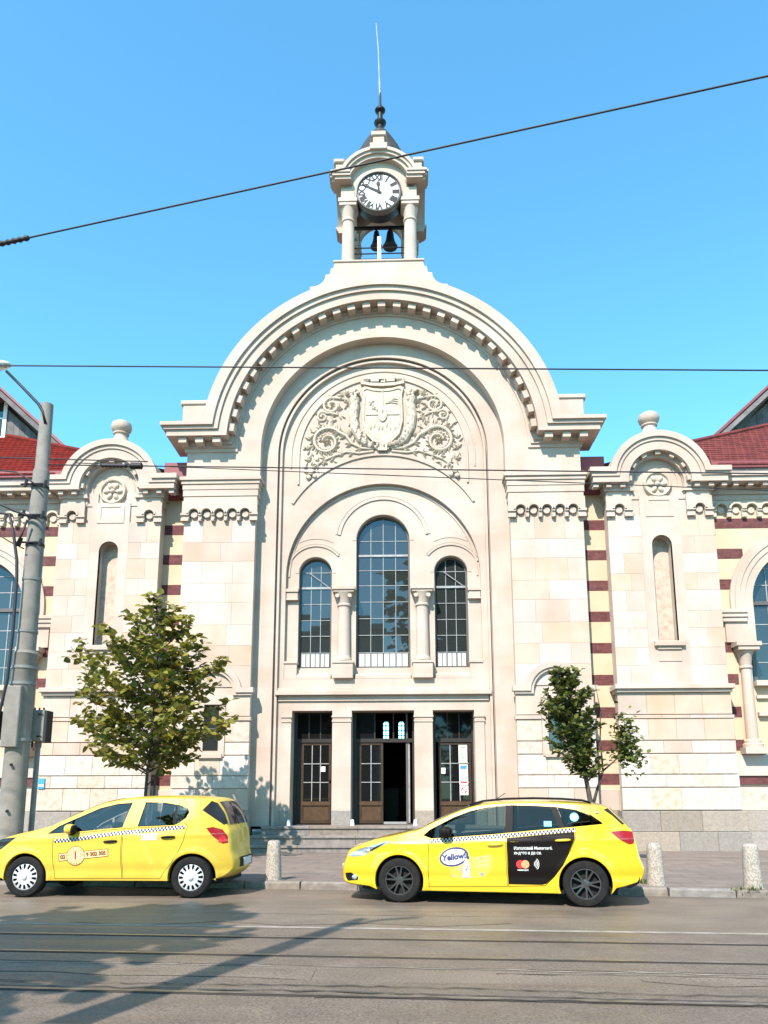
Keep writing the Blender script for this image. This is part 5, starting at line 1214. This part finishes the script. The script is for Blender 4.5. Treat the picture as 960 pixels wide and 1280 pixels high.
# ---------------- hatchback taxi (left)
O = dict(L=4.17, ends=(0, 4.2), paint='taxi_yellow_pale', R=.315, rw=.315, ra=.365, wheels=(.81, 3.48), track=.87, sill=.262, lean=.30, wheel='hubcap',
    belt=[(0, .98), (1.1, .985), (1.68, 1.01), (2.36, 1.07), (3.2, 1.11), (3.45, 1.2), (4.4, 1.2)],
    low=[(0, .80), (.2, .845), (.3, .87), (.5, .89), (.72, .893), (.88, .88), (1.0, .855)], taper=((1.05, .22), (3.1, .30)),
    profile=[(.42, .25), (.18, .235), (.04, .32), (-.03, .46), (-.02, .62), (.05, .75), (.16, .85), (.30, .92), (.42, .965), (.637, 1.006), (.864, 1.055), (1.089, 1.114), (1.178, 1.147), (1.422, 1.268), (1.689, 1.39), (1.957, 1.497), (2.253, 1.55), (2.6, 1.575), (3.061, 1.582), (3.404, 1.572), (3.655, 1.555), (3.85, 1.53), (3.99, 1.44), (4.119, 1.285), (4.204, 1.12), (4.255, 1.02), (4.28, .874), (4.30, .702), (4.345, .574), (4.349, .446), (4.285, .36), (4.11, .275), (3.87, .255)],
    inset=[(0, .04), (2, .12), (4, .16), (7, .10), (9, .05), (12, .05), (15, .06), (18, .055), (20, .05), (22, .07), (25, .10), (29, .10), (31, .06), (32, .02)],
    dlo=[(1.13, .975), (1.30, .985), (1.50, 1.0), (1.68, 1.015), (2.36, 1.078), (2.57, 1.088), (3.18, 1.112), (3.26, 1.15), (3.352, 1.223), (3.393, 1.31), (3.37, 1.37), (3.23, 1.42), (2.953, 1.463), (2.68, 1.468), (2.476, 1.464), (2.191, 1.442), (1.92, 1.376), (1.697, 1.277), (1.5, 1.19), (1.296, 1.095)],
    doors=[[(1.24, .955), (2.36, 1.062), (2.352, .85), (2.352, .66), (2.39, .29), (1.31, .285), (1.265, .53), (1.238, .75)], [(2.372, 1.064), (3.19, 1.10), (3.33, 1.17), (3.395, 1.10), (3.346, .874), (3.27, .70), (3.183, .545), (3.07, .41), (2.99, .29), (2.402, .29), (2.364, .66), (2.363, .85)]],
    door_mat=['taxi_yellow_pale']*2, handles=[(2.175, .862), (3.10, .93)], handle_mat='black_plastic',
    glazing=[('front_quarter_glass', [(1.17, .985), (1.48, 1.005), (1.50, 1.17), (1.31, 1.085)], 'car_glass'),
             ('front_glass', [(1.525, 1.013), (1.68, 1.025), (2.335, 1.087), (2.425, 1.448), (2.2, 1.43), (1.93, 1.366), (1.72, 1.272), (1.535, 1.19)], 'car_glass'),
             ('b_pillar', [(2.34, 1.075), (2.585, 1.09), (2.655, 1.466), (2.44, 1.462)], 'taxi_yellow_pale'),
             ('rear_glass', [(2.60, 1.10), (3.165, 1.12), (3.155, 1.42), (2.95, 1.45), (2.67, 1.455)], 'car_glass'),
             ('divider', [(3.168, 1.115), (3.195, 1.12), (3.185, 1.425), (3.16, 1.428)], 'black_plastic'),
             ('quarter_glass', [(3.198, 1.13), (3.25, 1.155), (3.34, 1.226), (3.378, 1.31), (3.357, 1.36), (3.225, 1.41), (3.19, 1.418)], 'car_glass')],
    lamps=[('headlight', [(.16, .80), (.22, .85), (.35, .89), (.47, .912), (.622, .921), (.49, .829), (.36, .731), (.25, .72)], 'lamp_dark'),
           ('taillight', [(3.725, 1.065), (3.856, 1.08), (4.038, 1.04), (4.14, .94), (4.16, .831), (4.045, .82), (3.861, .939)], 'lamp_red')],
    rear_glass=[[(3.615, 1.343), (3.70, 1.42), (3.775, 1.490), (3.90, 1.455), (4.05, 1.30), (4.135, 1.135), (4.06, 1.11), (3.85, 1.222)]], screen=(12.3, 15.5), rearscreen=(21.6, 23.9), seat=(2.15, 2.95), mirror=(1.53, 1.055), mirror_mat='taxi_yellow_pale')
def blade(u, z):            # pressed blade line in the doors
    a = .96-(u-2.64)*2.02; d = (u-2.64)*.898+(z-.961)*.44
    fade = max(0, min(1, (u-2.45)/.1))*max(0, min(1, (3.1-u)/.12))*max(0, min(1, (1.02-z)/.1))
    return .016*fade*(1/(1+math.exp(d/.012))-.5)*max(0, 1-abs(d)/.22)*2
O['crease'] = [blade, lambda u, z: .012*math.exp(-((z-(.86+.03*u))/.05)**2), lambda u, z: -.010*math.exp(-((z-.42)/.06)**2)]
OA = rad(-1.5); od = Vector((math.cos(OA), math.sin(OA), 0)); on = Vector((-math.sin(OA), math.cos(OA), 0))
O = stretch(O, lambda u: u-.22*max(0, u-3.5))
oroot, oc = build_car(O, Vector((-2.66, -10.86, 0))-od*3.48+on*.88, OA, 'yellow hatchback taxi with silver hubcaps and a round brown emblem on its door')
D_ = empty('livery', parent=oroot)
checker(oc, [(1.27, .84), (1.61, .866), (1.95, .92), (2.29, .963), (2.54, .985), (2.86, 1.014), (3.36, 1.058)], 1.27, 3.35, .054, D_)
A_ = math.atan2(.754-.677, 2.145-1.353)
def rot(u, z): c_, s_ = math.cos(A_), math.sin(A_); return (1.63+u*c_-z*s_, .641+u*s_+z*c_)
oc.region('emblem_bar', [rot(-.275, -.062), rot(.525, -.062), rot(.525, .062), rot(-.275, .062)], 'print_brown', D_, off=.003, sides=(-1,)); oc.region('emblem_bar_field', [rot(-.263, -.05), rot(.513, -.05), rot(.513, .05), rot(-.263, .05)], 'print_cream', D_, off=.0042, sides=(-1,))
for r, m_, o_ in ((.150, 'print_brown', .005), (.138, 'print_cream', .0055), (.088, 'print_brown', .006), (.080, 'print_cream', .0065)): oc.region('emblem_ring', [(1.63+r*math.cos(rad(q)), .641+r*math.sin(rad(q))) for q in range(0, 360, 10)], m_, D_, off=o_, sides=(-1,))
oc.print_('1', .17, *rot(.0, 0), 'print_red', A_, D_, bold=.006, off=.008); oc.print_('02', .085, *rot(-.205, 0), 'print_brown', A_, D_, bold=.004); oc.print_('9 302 305', .085, *rot(.33, 0), 'print_brown', A_, D_, bold=.004, sx=.92)
for i, t in enumerate('ТАКСИ СОФИЯ ТАКСИ'):
    a = 90-21*i; oc.print_(t, .045, 1.63+.113*math.cos(rad(a)), .641+.113*math.sin(rad(a)), 'print_brown', rad(a-90), D_, off=.008)
oc.region('door_sticker', [(2.675, .878), (2.925, .885), (2.92, .985), (2.67, .975)], 'print_pink', D_, off=.003, sides=(-1,)); oc.print_('ПО ТАРИФА', .045, 2.80, .93, 'print_white', 0, D_, sx=.85)
oc.region('reverse_lamp', [(3.87, .842), (3.965, .845), (3.975, .92), (3.92, .955), (3.86, .90)], 'lamp_red_bright', None, off=.005)
bx('number_plate', 4.168, 4.178, -.26, .26, .46, .58, 'print_white', oroot); bx('tailgate_recess', 4.15, 4.158, -.4, .4, .44, .60, 'black_plastic', oroot)
ant = MB(); ant.tube([(3.3, 0, 1.585), (3.46, 0, 1.68)], .005, 6); ant.build('aerial', 'black_plastic', oroot)
mb = MB(); mb.tube([(3.87, -.1, 1.46), (4.02, -.25, 1.22), (4.08, -.3, 1.12)], .012, 6); mb.build('rear_wiper', 'black_plastic', oroot)
# ================================================================== trees
def leaf_mat(name, c, c2, c3, tr=.35):
    m = bpy.data.materials.new(name); m.use_nodes = True; MATS[name] = m; N = m.node_tree.nodes; L = m.node_tree.links; p = N['Principled BSDF']; out = N['Material Output']
    at_ = N.new('ShaderNodeAttribute'); at_.attribute_name = 'tone'
    cr = N.new('ShaderNodeValToRGB'); e = cr.color_ramp.elements; e[0].color = (*c, 1); e[1].color = (*c3, 1); e[1].position = 1; x = e.new(.6); x.color = (*c2, 1)
    L.new(at_.outputs['Fac'], cr.inputs[0]); L.new(cr.outputs[0], p.inputs['Base Color']); p.inputs['Roughness'].default_value = .5; p.inputs['Specular IOR Level'].default_value = .35
    t = N.new('ShaderNodeBsdfTranslucent'); L.new(cr.outputs[0], t.inputs[0]); ms = N.new('ShaderNodeMixShader'); ms.inputs[0].default_value = tr
    L.new(p.outputs[0], ms.inputs[1]); L.new(t.outputs[0], ms.inputs[2]); L.new(ms.outputs[0], out.inputs[0]); return m
leaf_mat('leaf_olive', (.09, .105, .016), (.24, .225, .032), (.37, .245, .055))
leaf_mat('leaf_green', (.055, .075, .015), (.13, .15, .028), (.21, .20, .045))
mat('bark', (.085, .068, .052), .9, c2=(.05, .04, .03), nscale=14, bump=.6, bscale=40)
def make_tree(name, label, base, leader, env, z0, nb, leaf, spacing, lm, rise=(25, 50), twigs=5, seed=1, group=None, stems=None, tr=.05, extra=None, droop=.4):
    R = random.Random(seed)
    root = empty(name, label, 'tree', base, 0, group)
    wood = MB(); nL = len(leader)
    wood.tube(leader, [tr*(1-.85*i/(nL-1)) for i in range(nL)], 10)
    for st in stems or []: wood.tube(st[0], [st[1]*(1-.6*i/(len(st[0])-1)) for i in range(len(st[0]))], 8)
    V = []; F = []; T = []
    def leafat(p, d, s_):
        d = Vector(d).normalized(); up = Vector((R.gauss(0, .5), R.gauss(0, .5)-.25, 1)).normalized(); side = d.cross(up)
        if side.length < .1: side = Vector((1, 0, 0))
        side.normalize(); n = side.cross(d); s_ *= R.uniform(.7, 1.2); b = len(V); w_ = s_*.46; f_ = .16*s_
        V.extend([p, p+d*s_*.35+side*w_+n*f_, p+d*s_*.75+side*w_*.75+n*f_*.8, p+d*s_*1.05, p+d*s_*.75-side*w_*.75+n*f_*.8, p+d*s_*.35-side*w_+n*f_])
        F.extend([(b, b+1, b+2, b+3), (b, b+3, b+4, b+5)]); t = min(1, max(0, R.betavariate(1.6, 2.2))); T.extend([t]*6)
    def run(path, l_, every):
        acc = 0
        for a, c in zip(path, path[1:]):
            dd = (c-a); n = max(1, int(dd.length/every))
            for k in range(n):
                p = a+dd*((k+R.random())/n)
                for sgn in (-1, 1):
                    if R.random() < .12: continue
                    az = Vector((R.gauss(0, 1), R.gauss(0, 1), R.gauss(0, .5)-droop)); leafat(p+az*.02, dd.normalized()*.6+az*.7, l_)
    lz0, lz1 = leader[0][2], leader[-1][2]
    def onleader(z):
        for a, c in zip(leader, leader[1:]):
            if a[2] <= z <= c[2]: t = (z-a[2])/(c[2]-a[2]); return Vector(a).lerp(Vector(c), t)
        return Vector(leader[-1])
    for i in range(nb):
        t = (i+.5)/nb; z = z0+(lz1-z0)*(t**1.1); az = i*2.39996+R.uniform(-.4, .4)
        ln = env(z, az)*R.uniform(.72, 1.12); el = rad(R.uniform(*rise))
        p0 = onleader(max(lz0, z-ln*math.sin(el)*.35)); pts = [p0]; d = Vector((math.cos(az)*math.cos(el), math.sin(az)*math.cos(el), math.sin(el))); p = p0.copy()
        for k in range(6):
            d = (d+Vector((R.gauss(0, .10), R.gauss(0, .10), R.gauss(.02, .09)))).normalized(); p = p+d*ln/6; pts.append(p.copy())
        wood.tube(pts, [max(.006, tr*.35*(1-k/6.5)) for k in range(7)], 5, False)
        run(pts[2:], leaf, spacing)
        for q in range(twigs):
            k = 1+int(q/twigs*5.5); b = pts[k]; td = (d.cross(Vector((0, 0, 1)))*(1 if q % 2 else -1)+d*.7+Vector((0, 0, R.uniform(-.35, .35)))).normalized(); l2 = ln*R.uniform(.22, .42)*(1.1-.1*k)
            tp = [b, b+td*l2*.5, b+td*l2+Vector((0, 0, .05*l2))]; wood.tube(tp, [.008, .006, .004], 4, False); run(tp, leaf, spacing)
    for (pts, r_, leaves) in extra or []:
        pts = [Vector(p) for p in pts]; wood.tube(pts, [r_*(1-.7*i/(len(pts)-1)) for i in range(len(pts))], 6)
        if leaves:
            for k in range(leaves):
                c = pts[-1]+Vector((R.gauss(0, .14), R.gauss(0, .14), R.gauss(.05, .19))); leafat(c, (R.gauss(0, 1), R.gauss(0, 1), R.gauss(-.2, .6)), leaf)
    wood.build('trunk', 'bark', root, smooth=True)
    me = bpy.data.meshes.new('crown'); me.from_pydata([tuple(v) for v in V], [], F); me.materials.append(MATS[lm])
    a = me.attributes.new('tone', 'FLOAT', 'POINT'); a.data.foreach_set('value', T); me.shade_smooth()
    mobj('crown', me, root); return root
# broad young tree on the left
def envL(z, az):
    r = interp([(2.0, 1.8), (2.6, 2.75), (3.4, 2.9), (4.2, 2.5), (4.9, 1.75), (5.6, 1.25), (6.3, .75), (6.8, .35)], z); return r*(1.0-.02*math.cos(az))
make_tree('street_tree', 'young broadleaf tree with a loose olive and brown crown beside the hatchback taxi', (-5.60, -4.2, .05),
          [(-.05, 0, -.1), (-.1, 0, 1.0), (-.08, 0, 2.0), (0, 0, 3.2), (.05, 0, 4.6), (-.05, 0, 6.3)], envL, 2.25, 58, .19, .10, 'leaf_olive', (10, 46), 6, 11, 'street trees on the pavement',
          stems=[([(.03, .02, -.1), (.1, .02, 1.0), (.13, 0, 2.0), (.5, .1, 3.2)], .045)], tr=.055)
# narrow leaning tree on the right
def envR(z, az): return interp([(1.7, .25), (2.1, .55), (2.7, .82), (3.3, .84), (3.9, .64), (4.3, .44), (4.7, .22)], z)
make_tree('street_tree', 'slim young tree with a dense narrow green crown behind the estate taxi', (4.98, -5.0, .05),
          [(.02, 0, -.1), (0, 0, 1.2), (-.1, 0, 1.9), (-.3, 0, 2.5), (-.46, 0, 3.4), (-.52, 0, 4.4)], envR, 1.95, 84, .115, .05, 'leaf_green', (15, 55), 5, 5, 'street trees on the pavement', tr=.075,
          extra=[([(.02, 0, 1.3), (.15, 0, 1.7), (.3, 0, 2.1), (.6, 0, 2.35), (.85, 0, 2.55)], .04, 260), ([(.3, 0, 2.1), (.28, .02, 2.8), (.32, .02, 3.5), (.22, 0, 4.2)], .022, 0),
                 ([(.6, 0, 2.35), (.8, 0, 2.75), (.86, 0, 3.05)], .015, 150), ([(.3, 0, 2.2), (.6, -.1, 2.3), (1.0, -.1, 2.3)], .01, 90)], droop=.1)
# trees across the street: they throw the shade on the road and stand in the window panes
def envB(h): return lambda z, az: interp([(h*.3, h*.16), (h*.5, h*.27), (h*.7, h*.24), (h*.9, h*.12), (h, .3)], z)
for k, (x, y, h, lf, nb, lb) in enumerate([(-5.9, -21.4, 10.2, .36, 95, 'street tree whose crown shades the left of the tram tracks'), (3.6, -22.6, 8.0, .24, 30, 'smaller street tree beside the photographer, shading the near track'),
                               (4.6, -35, 25, 1.0, 120, 'tall tree across the street, reflected in the central window'), (16, -38, 19, .6, 60, 'broad tree across the street, farther along the pavement'), (-13, -31, 12, .5, 50, 'tree across the street beyond the left taxi')]):
    make_tree('street_tree', lb, (x, y, .0), [(0, 0, -.1), (.1, 0, h*.3), (0, .1, h*.6), (.1, 0, h*.97)], envB(h), h*.32, nb, lf, lf*1.1, 'leaf_green', (10, 45), 5, 20+k, 'trees across the street', tr=.02*h)

# ================================================================== street furniture
def at(px, py, Y):
    """point on the plane y=Y under a pixel of the photograph"""
    d = _F+(px-480)/961*_R2-(py-814.89)/961*_U2; t = (Y-CAM.y)/d.y; return CAM+d*t
mat('pole_concrete', (.225, .205, .175), .9, c2=(.175, .158, .132), nscale=5, bump=.25, bscale=40); grime(MATS['pole_concrete'], amt=.35, col=(.16, .15, .13))
mat('pole_paint', (.20, .20, .185), .6, c2=(.16, .155, .14), nscale=6); mat('cable_black', (.012, .012, .014), .6)
mat('box_grey', (.27, .255, .225), .55, c2=(.22, .205, .18), nscale=7); mat('lamp_housing', (.5, .48, .44), .5)
YP = -8.6
def pole_at(px, py): p = at(px, py, YP); return p
b0 = at(8, 1060, YP); PX = at(16, 1000, YP).x
tp = empty('tram_pole', 'thick tapering grey concrete tram pole with a street lamp arm and cable clamps', 'pole', (PX, YP, .1))
zt = at(54, 506, YP).z
seg = MB().lathe([(.232, -.2), (.226, 1.4), (.218, at(30, 818, YP).z-.1), (.222, at(30, 818, YP).z-.1+.005), (.185, at(30, 814, YP).z-.1)], (0, 0), 28); seg.build('lower_tube', 'pole_concrete', tp, auto=40)
z1, z2 = at(30, 814, YP).z-.1, at(48, 590, YP).z-.1
MB().lathe([(.183, z1-.05), (.172, (z1+z2)/2), (.16, z2), (.158, z2+.01), (.135, z2+.06), (.125, zt-.4), (.12, zt-.1), (0, zt-.09)], (0, 0), 24).build('upper_tube', 'pole_concrete', tp, auto=40)
def loc(px, py, dy=0.0): p = at(px, py, YP+dy); return (p.x-PX, dy, p.z-.1)
am = [loc(57, 530, -.1), loc(54, 515, -.1), loc(48, 505, -.1), loc(28, 484, -.1), loc(8, 464, -.1)]
MB().tube(am, [.035, .035, .032, .03, .03], 8).build('lamp_arm', 'dark_metal', tp, smooth=True)
lm = MB(); c_ = loc(-8, 456, -.1); ellipsoid(lm, c_, (.38, .13, .075), 18, 10, .8); lm.build('lamp_head', 'lamp_housing', tp, smooth=True)
lm = MB(); ellipsoid(lm, (c_[0], c_[1], c_[2]-.04), (.33, .11, .07), 16, 8, .8); lm.build('lamp_glass', 'lamp_clear', tp, smooth=True)
for px, py, r_ in ((45, 610, .165), (44, 648, .168), (37, 682, .172), (35, 725, .176), (30, 790, .185), (27, 835, .226), (24, 855, .228), (14, 925, .234)):
    z = at(px, py, YP).z-.1; cl = MB(); cl.lathe([(r_-.02, z-.03), (r_+.012, z-.028), (r_+.012, z+.028), (r_-.02, z+.03)], (0, 0), 20, caps=False)
    o = cl.build('clamp_band', 'dark_metal' if py < 700 else 'pole_paint', tp, auto=40)
    if py < 700:
        m = MB(); m.tube([(-.3, -.2, z), (.24, -.22, z)], .02, 6); m.tube([(-.2, -.24, z-.08), (-.16, -.24, z+.08)], .03, 6); m.tube([(.2, -.24, z-.09), (.23, -.24, z+.06)], .028, 6); m.build('bracket', 'cable_black', tp)
m = MB(); zz = at(12, 895, YP).z-.1; m.box(-.19, .12, -.30, -.2, zz-.62, zz+.55, .015); m.build('cover_plate', 'pole_concrete', tp)
for px, py in ((14, 956), (9, 1014)): q = loc(px, py, -.26); MB().lathe([(.03, -.275), (.03, -.25)], (q[0], q[2]), 8, 'y').build('bolt_hole', 'inner_black', tp)
bl_ = empty('control_box', 'dark equipment box strapped to the far side of the tram pole', 'box', (at(-6, 907, YP).x, YP-.05, 0)); zz = at(0, 907, YP).z
MB().box(-.2, .155, -.15, .2, zz-.27, zz+.27, .02).build('housing', 'cable_black', bl_); MB().tube([(-.05, 0, zz+.27), (-.05, 0, zz+.36)], .02, 6).build('stub', 'cable_black', bl_)
# post with grey box
YB = -8.2; pb = at(39, 1036, YB); ptop = at(47, 930, YB); bxp = at(49.5, 908, YB)
pbx = empty('control_post', 'grey cabinet on a slim steel post between the tram pole and the left tree', 'post', (bxp.x, YB, .1))
zb0, zb1 = at(49, 927, YB).z-.1, at(49, 888.5, YB).z-.1
MB().lathe([(.055, -.1), (.05, zb0+.02)], (0, 0), 14).build('post', 'pole_paint', pbx, auto=40)
MB().lathe([(.065, zb0-.12), (.065, zb0)], (0, 0), 14).build('collar', 'pole_paint', pbx, auto=40)
MB().box(-.20, .15, -.16, .12, zb0, zb1, .012).build('cabinet', 'box_grey', pbx); MB().box(.151, .20, -.14, .12, zb0-.02, zb1-.01, .006).build('cabinet_side', 'cable_black', pbx)
MB().box(-.185, .125, -.172, -.158, zb0+.03, zb1-.03, .006).build('cabinet_door', 'box_grey', pbx)
for z in (zb0+.09, zb1-.09): bx('hinge', .04, .13, -.185, -.172, z-.012, z+.012, 'cable_black', pbx)
for dx in (-.12, -.03, .06): MB().tube([(dx, 0, zb1), (dx, 0, zb1+.06)], .018, 6).build('cable_gland', 'cable_black', pbx)
MB().tube([(-.12, 0, zb0), (-.12, 0, zb0-.12)], .022, 6).build('cable_gland', 'cable_black', pbx)
# small blue plate on the wall
q0 = at(48.5, 973, -.02); q1 = at(55.5, 986, -.02); pq = empty('wall_plate', 'small blue plate fixed to the stone base behind the control post', 'plate', (q0.x, -.02, q1.z))
MB().box(0, q1.x-q0.x, -.03, -.01, 0, q0.z-q1.z, .004).build('plate', mat('plate_blue', (.05, .28, .55), .4), pq); bx('band', .02, q1.x-q0.x-.02, -.033, -.0305, .22*(q0.z-q1.z), .42*(q0.z-q1.z), 'print_white', pq)
# bollards
mat('aggregate', (.40, .36, .30), .9, c2=(.24, .205, .165), nscale=38, bump=.5, bscale=60, noise_contrast=(.42, .6))
for k, (px, py, lb) in enumerate([(340, 1101, 'stone aggregate bollard between the two taxis'), (823.5, 1108, 'stone aggregate bollard just behind the estate taxi'), (946, 1111, 'stone aggregate bollard standing alone farther along the kerb')]):
    d = _F+(px-480)/961*_R2-(py-814.89)/961*_U2; t = (.12-CAM.z)/d.z; p = CAM+d*t
    bo = empty('bollard', lb, 'bollard', (p.x, p.y+.12, .11), rad(-8), 'bollards along the kerb')
    R = random.Random(k); V = []; prof = [(.148, -.05), (.148, .02), (.143, .12), (.128, .38), (.115, .61), (.107, .665), (.08, .69)]
    m = MB()
    for r_, h in prof:
        for q in range(12): a = 2*math.pi*(q+.5)/12; rr = r_*(1+.03*R.uniform(-1, 1))*(1.06 if q % 3 == 1 else 1); m.v.append((rr*math.cos(a), rr*math.sin(a), h))
    for i in range(len(prof)-1):
        for q in range(12): m.f.append((i*12+q, i*12+(q+1) % 12, (i+1)*12+(q+1) % 12, (i+1)*12+q))
    m.f.append(tuple((len(prof)-1)*12+q for q in range(12))); m.build('shaft', 'aggregate', bo, auto=50)
    MB().lathe([(.19, -.02), (.19, .012), (.16, .02)], (0, 0), 16).build('footing', 'kerb_stone', bo, auto=40)
# weeds at the kerb
leaf_mat('weed', (.06, .09, .015), (.10, .13, .03), (.17, .15, .05), .2)
for k, (px, py, n_, lb) in enumerate([(808, 1104, 90, 'low green weeds at the kerb behind the estate taxi'), (938, 1113, 40, 'small tuft of weeds at the foot of the lone bollard')]):
    d = _F+(px-480)/961*_R2-(py-814.89)/961*_U2; t = (.12-CAM.z)/d.z; p = CAM+d*t; R = random.Random(k); V = []; F = []; T = []
    for i in range(n_):
        a = R.uniform(0, 6.28); x, y = R.gauss(0, .12), R.gauss(0, .07); h = R.uniform(.03, .11); b = len(V); c, s_ = math.cos(a), math.sin(a); w_ = .012
        V += [(x-c*w_, y-s_*w_, 0), (x+c*w_, y+s_*w_, 0), (x+s_*h*.6, y-c*h*.6, h)]; F.append((b, b+1, b+2)); T += [R.random()]*3
    me = bpy.data.meshes.new('weeds'); me.from_pydata(V, [], F); me.materials.append(MATS['weed']); a_ = me.attributes.new('tone', 'FLOAT', 'POINT'); a_.data.foreach_set('value', T)
    o = mobj('weeds', me, None, label=lb, cat='weeds', kind='stuff'); o.location = (p.x, p.y+.1, .112)
# pole on the near side whose shadow lies across the tracks
sp = empty('tram_pole', 'tram pole on the near pavement whose shadow crosses the tracks', 'pole', (-2.95, -21.25, 0))
MB().lathe([(.20, -.1), (.17, 4), (.12, 7.6), (.08, 9.0), (0, 9.02)], (0, 0), 20).build('shaft', 'pole_concrete', sp, auto=40)
MB().tube([(0, 0, 8.3), (.3, .1, 8.8), (.75, .2, 8.95)], .05, 8).build('arm', 'dark_metal', sp)

# ================================================================== overhead wires
def wire(name, label, A, B, ext, r, sag=0.0, cat='wire', group='overhead tram wires', parts=()):
    A = Vector(A); B = Vector(B); d = B-A; a = A-d*ext[0]; b = B+d*ext[1]
    e = empty(name, label, cat, tuple(a), 0, group)
    pts = [(a.lerp(b, t/24)+Vector((0, 0, -4*sag*(t/24)*(1-t/24))))-a for t in range(25)]
    MB().tube(pts, r, 6).build('strand', 'cable_black', e, smooth=True)
    for t0, t1, rr, mm in parts:
        p0 = A.lerp(B, t0)-a; p1 = A.lerp(B, t1)-a; m = MB(); n = 7
        m.tube([p0.lerp(p1, i/(n*2)) for i in range(n*2+1)], [rr*(1 if i % 2 else .6) for i in range(n*2+1)], 8); m.build('insulator', mm, e, smooth=True)
    return e
wire('span_wire', 'thin span wire slanting up across the clock tower', at(0, 305, -15.2), at(960, 95, -16.6), (1.2, 1.2), .0105, parts=((-.02, .045, .036, 'cable_black'),))
wire('contact_wire', 'straight contact wire over the tracks, crossing the great arch', at(0, 457, -14.75), at(960, 463, -15.3), (2, 2), .0085)
wire('feeder_wire', 'feeder wire from the tram pole crossing the lower part of the gable', at(58, 581, YP), at(960, 592, -9.9), (0, 1.2), .013, parts=((.085, .125, .05, 'cable_black'), (.13, .148, .075, 'cable_black')))
wire('feeder_wire', 'slack feeder wire just below the straight one, ending at the right wing', at(330, 588, -8.9), at(960, 613, -9.9), (.43, 1.0), .009)
wire('feeder_wire', 'feeder wire above the straight one at the left little gable', at(40, 573, YP), at(185, 577, YP+.1), (.3, 0), .012)
def cable(label, P, r):
    pts = [at(px, py, YP+dy) for px, py, dy in P]; e = empty('cable', label, 'cable', tuple(pts[0]), 0, 'cables at the tram pole'); MB().tube([p-pts[0] for p in pts], r, 6).build('strand', 'cable_black', e, smooth=True)
cable('thick black cable coming down to the upper clamp of the tram pole', [(-40, 612, -.3), (0, 630, -.28), (22, 640, -.27), (45, 648, -.26)], .028)
cable('forked cable hanging from the clamp down past the equipment box', [(-20, 638, -.3), (12, 643, -.3), (17, 668, -.3), (21, 700, -.3), (21, 725, -.3), (16, 790, -.3), (9, 850, -.3), (0, 888, -.3), (-10, 915, -.3)], .03)
cable('short cable from the clamp to the hanging cable', [(34, 650, -.3), (27, 668, -.3), (19, 684, -.3)], .022)
cable('thin cable slanting down to the upper bracket of the tram pole', [(-30, 585, -.25), (20, 590, -.25), (34, 598, -.25), (47, 608, -.25)], .016)
cable('thin cable running level to the left from the lower bracket', [(-30, 650, -.25), (10, 676, -.25), (30, 686, -.25)], .014)

# ================================================================== house across the street (seen only in the glass)
mat('house_render', (.36, .32, .27), .9, c2=(.30, .265, .22), nscale=.6)
AB = empty('apartment_house', 'plain rendered apartment house across the street behind the trees', 'building', (-16, -44, 0))
MB().box(-14, 14, -10, 0, 0, 17).build('wall', 'house_render', AB); MB().box(-14.4, 14.4, -10.4, .4, 17, 17.5).build('eaves', 'house_render', AB)
for i in range(9):
    for j in range(5):
        x = -12+3*i; z = 1.6+3.1*j; wn = empty('window', parent=AB); bx('frame', x-.75, x+.75, .0, .04, z-.1, z+1.8, 'white_paint', wn); bx('pane', x-.66, x+.66, .03, .05, z, z+1.7, 'window_glass', wn)
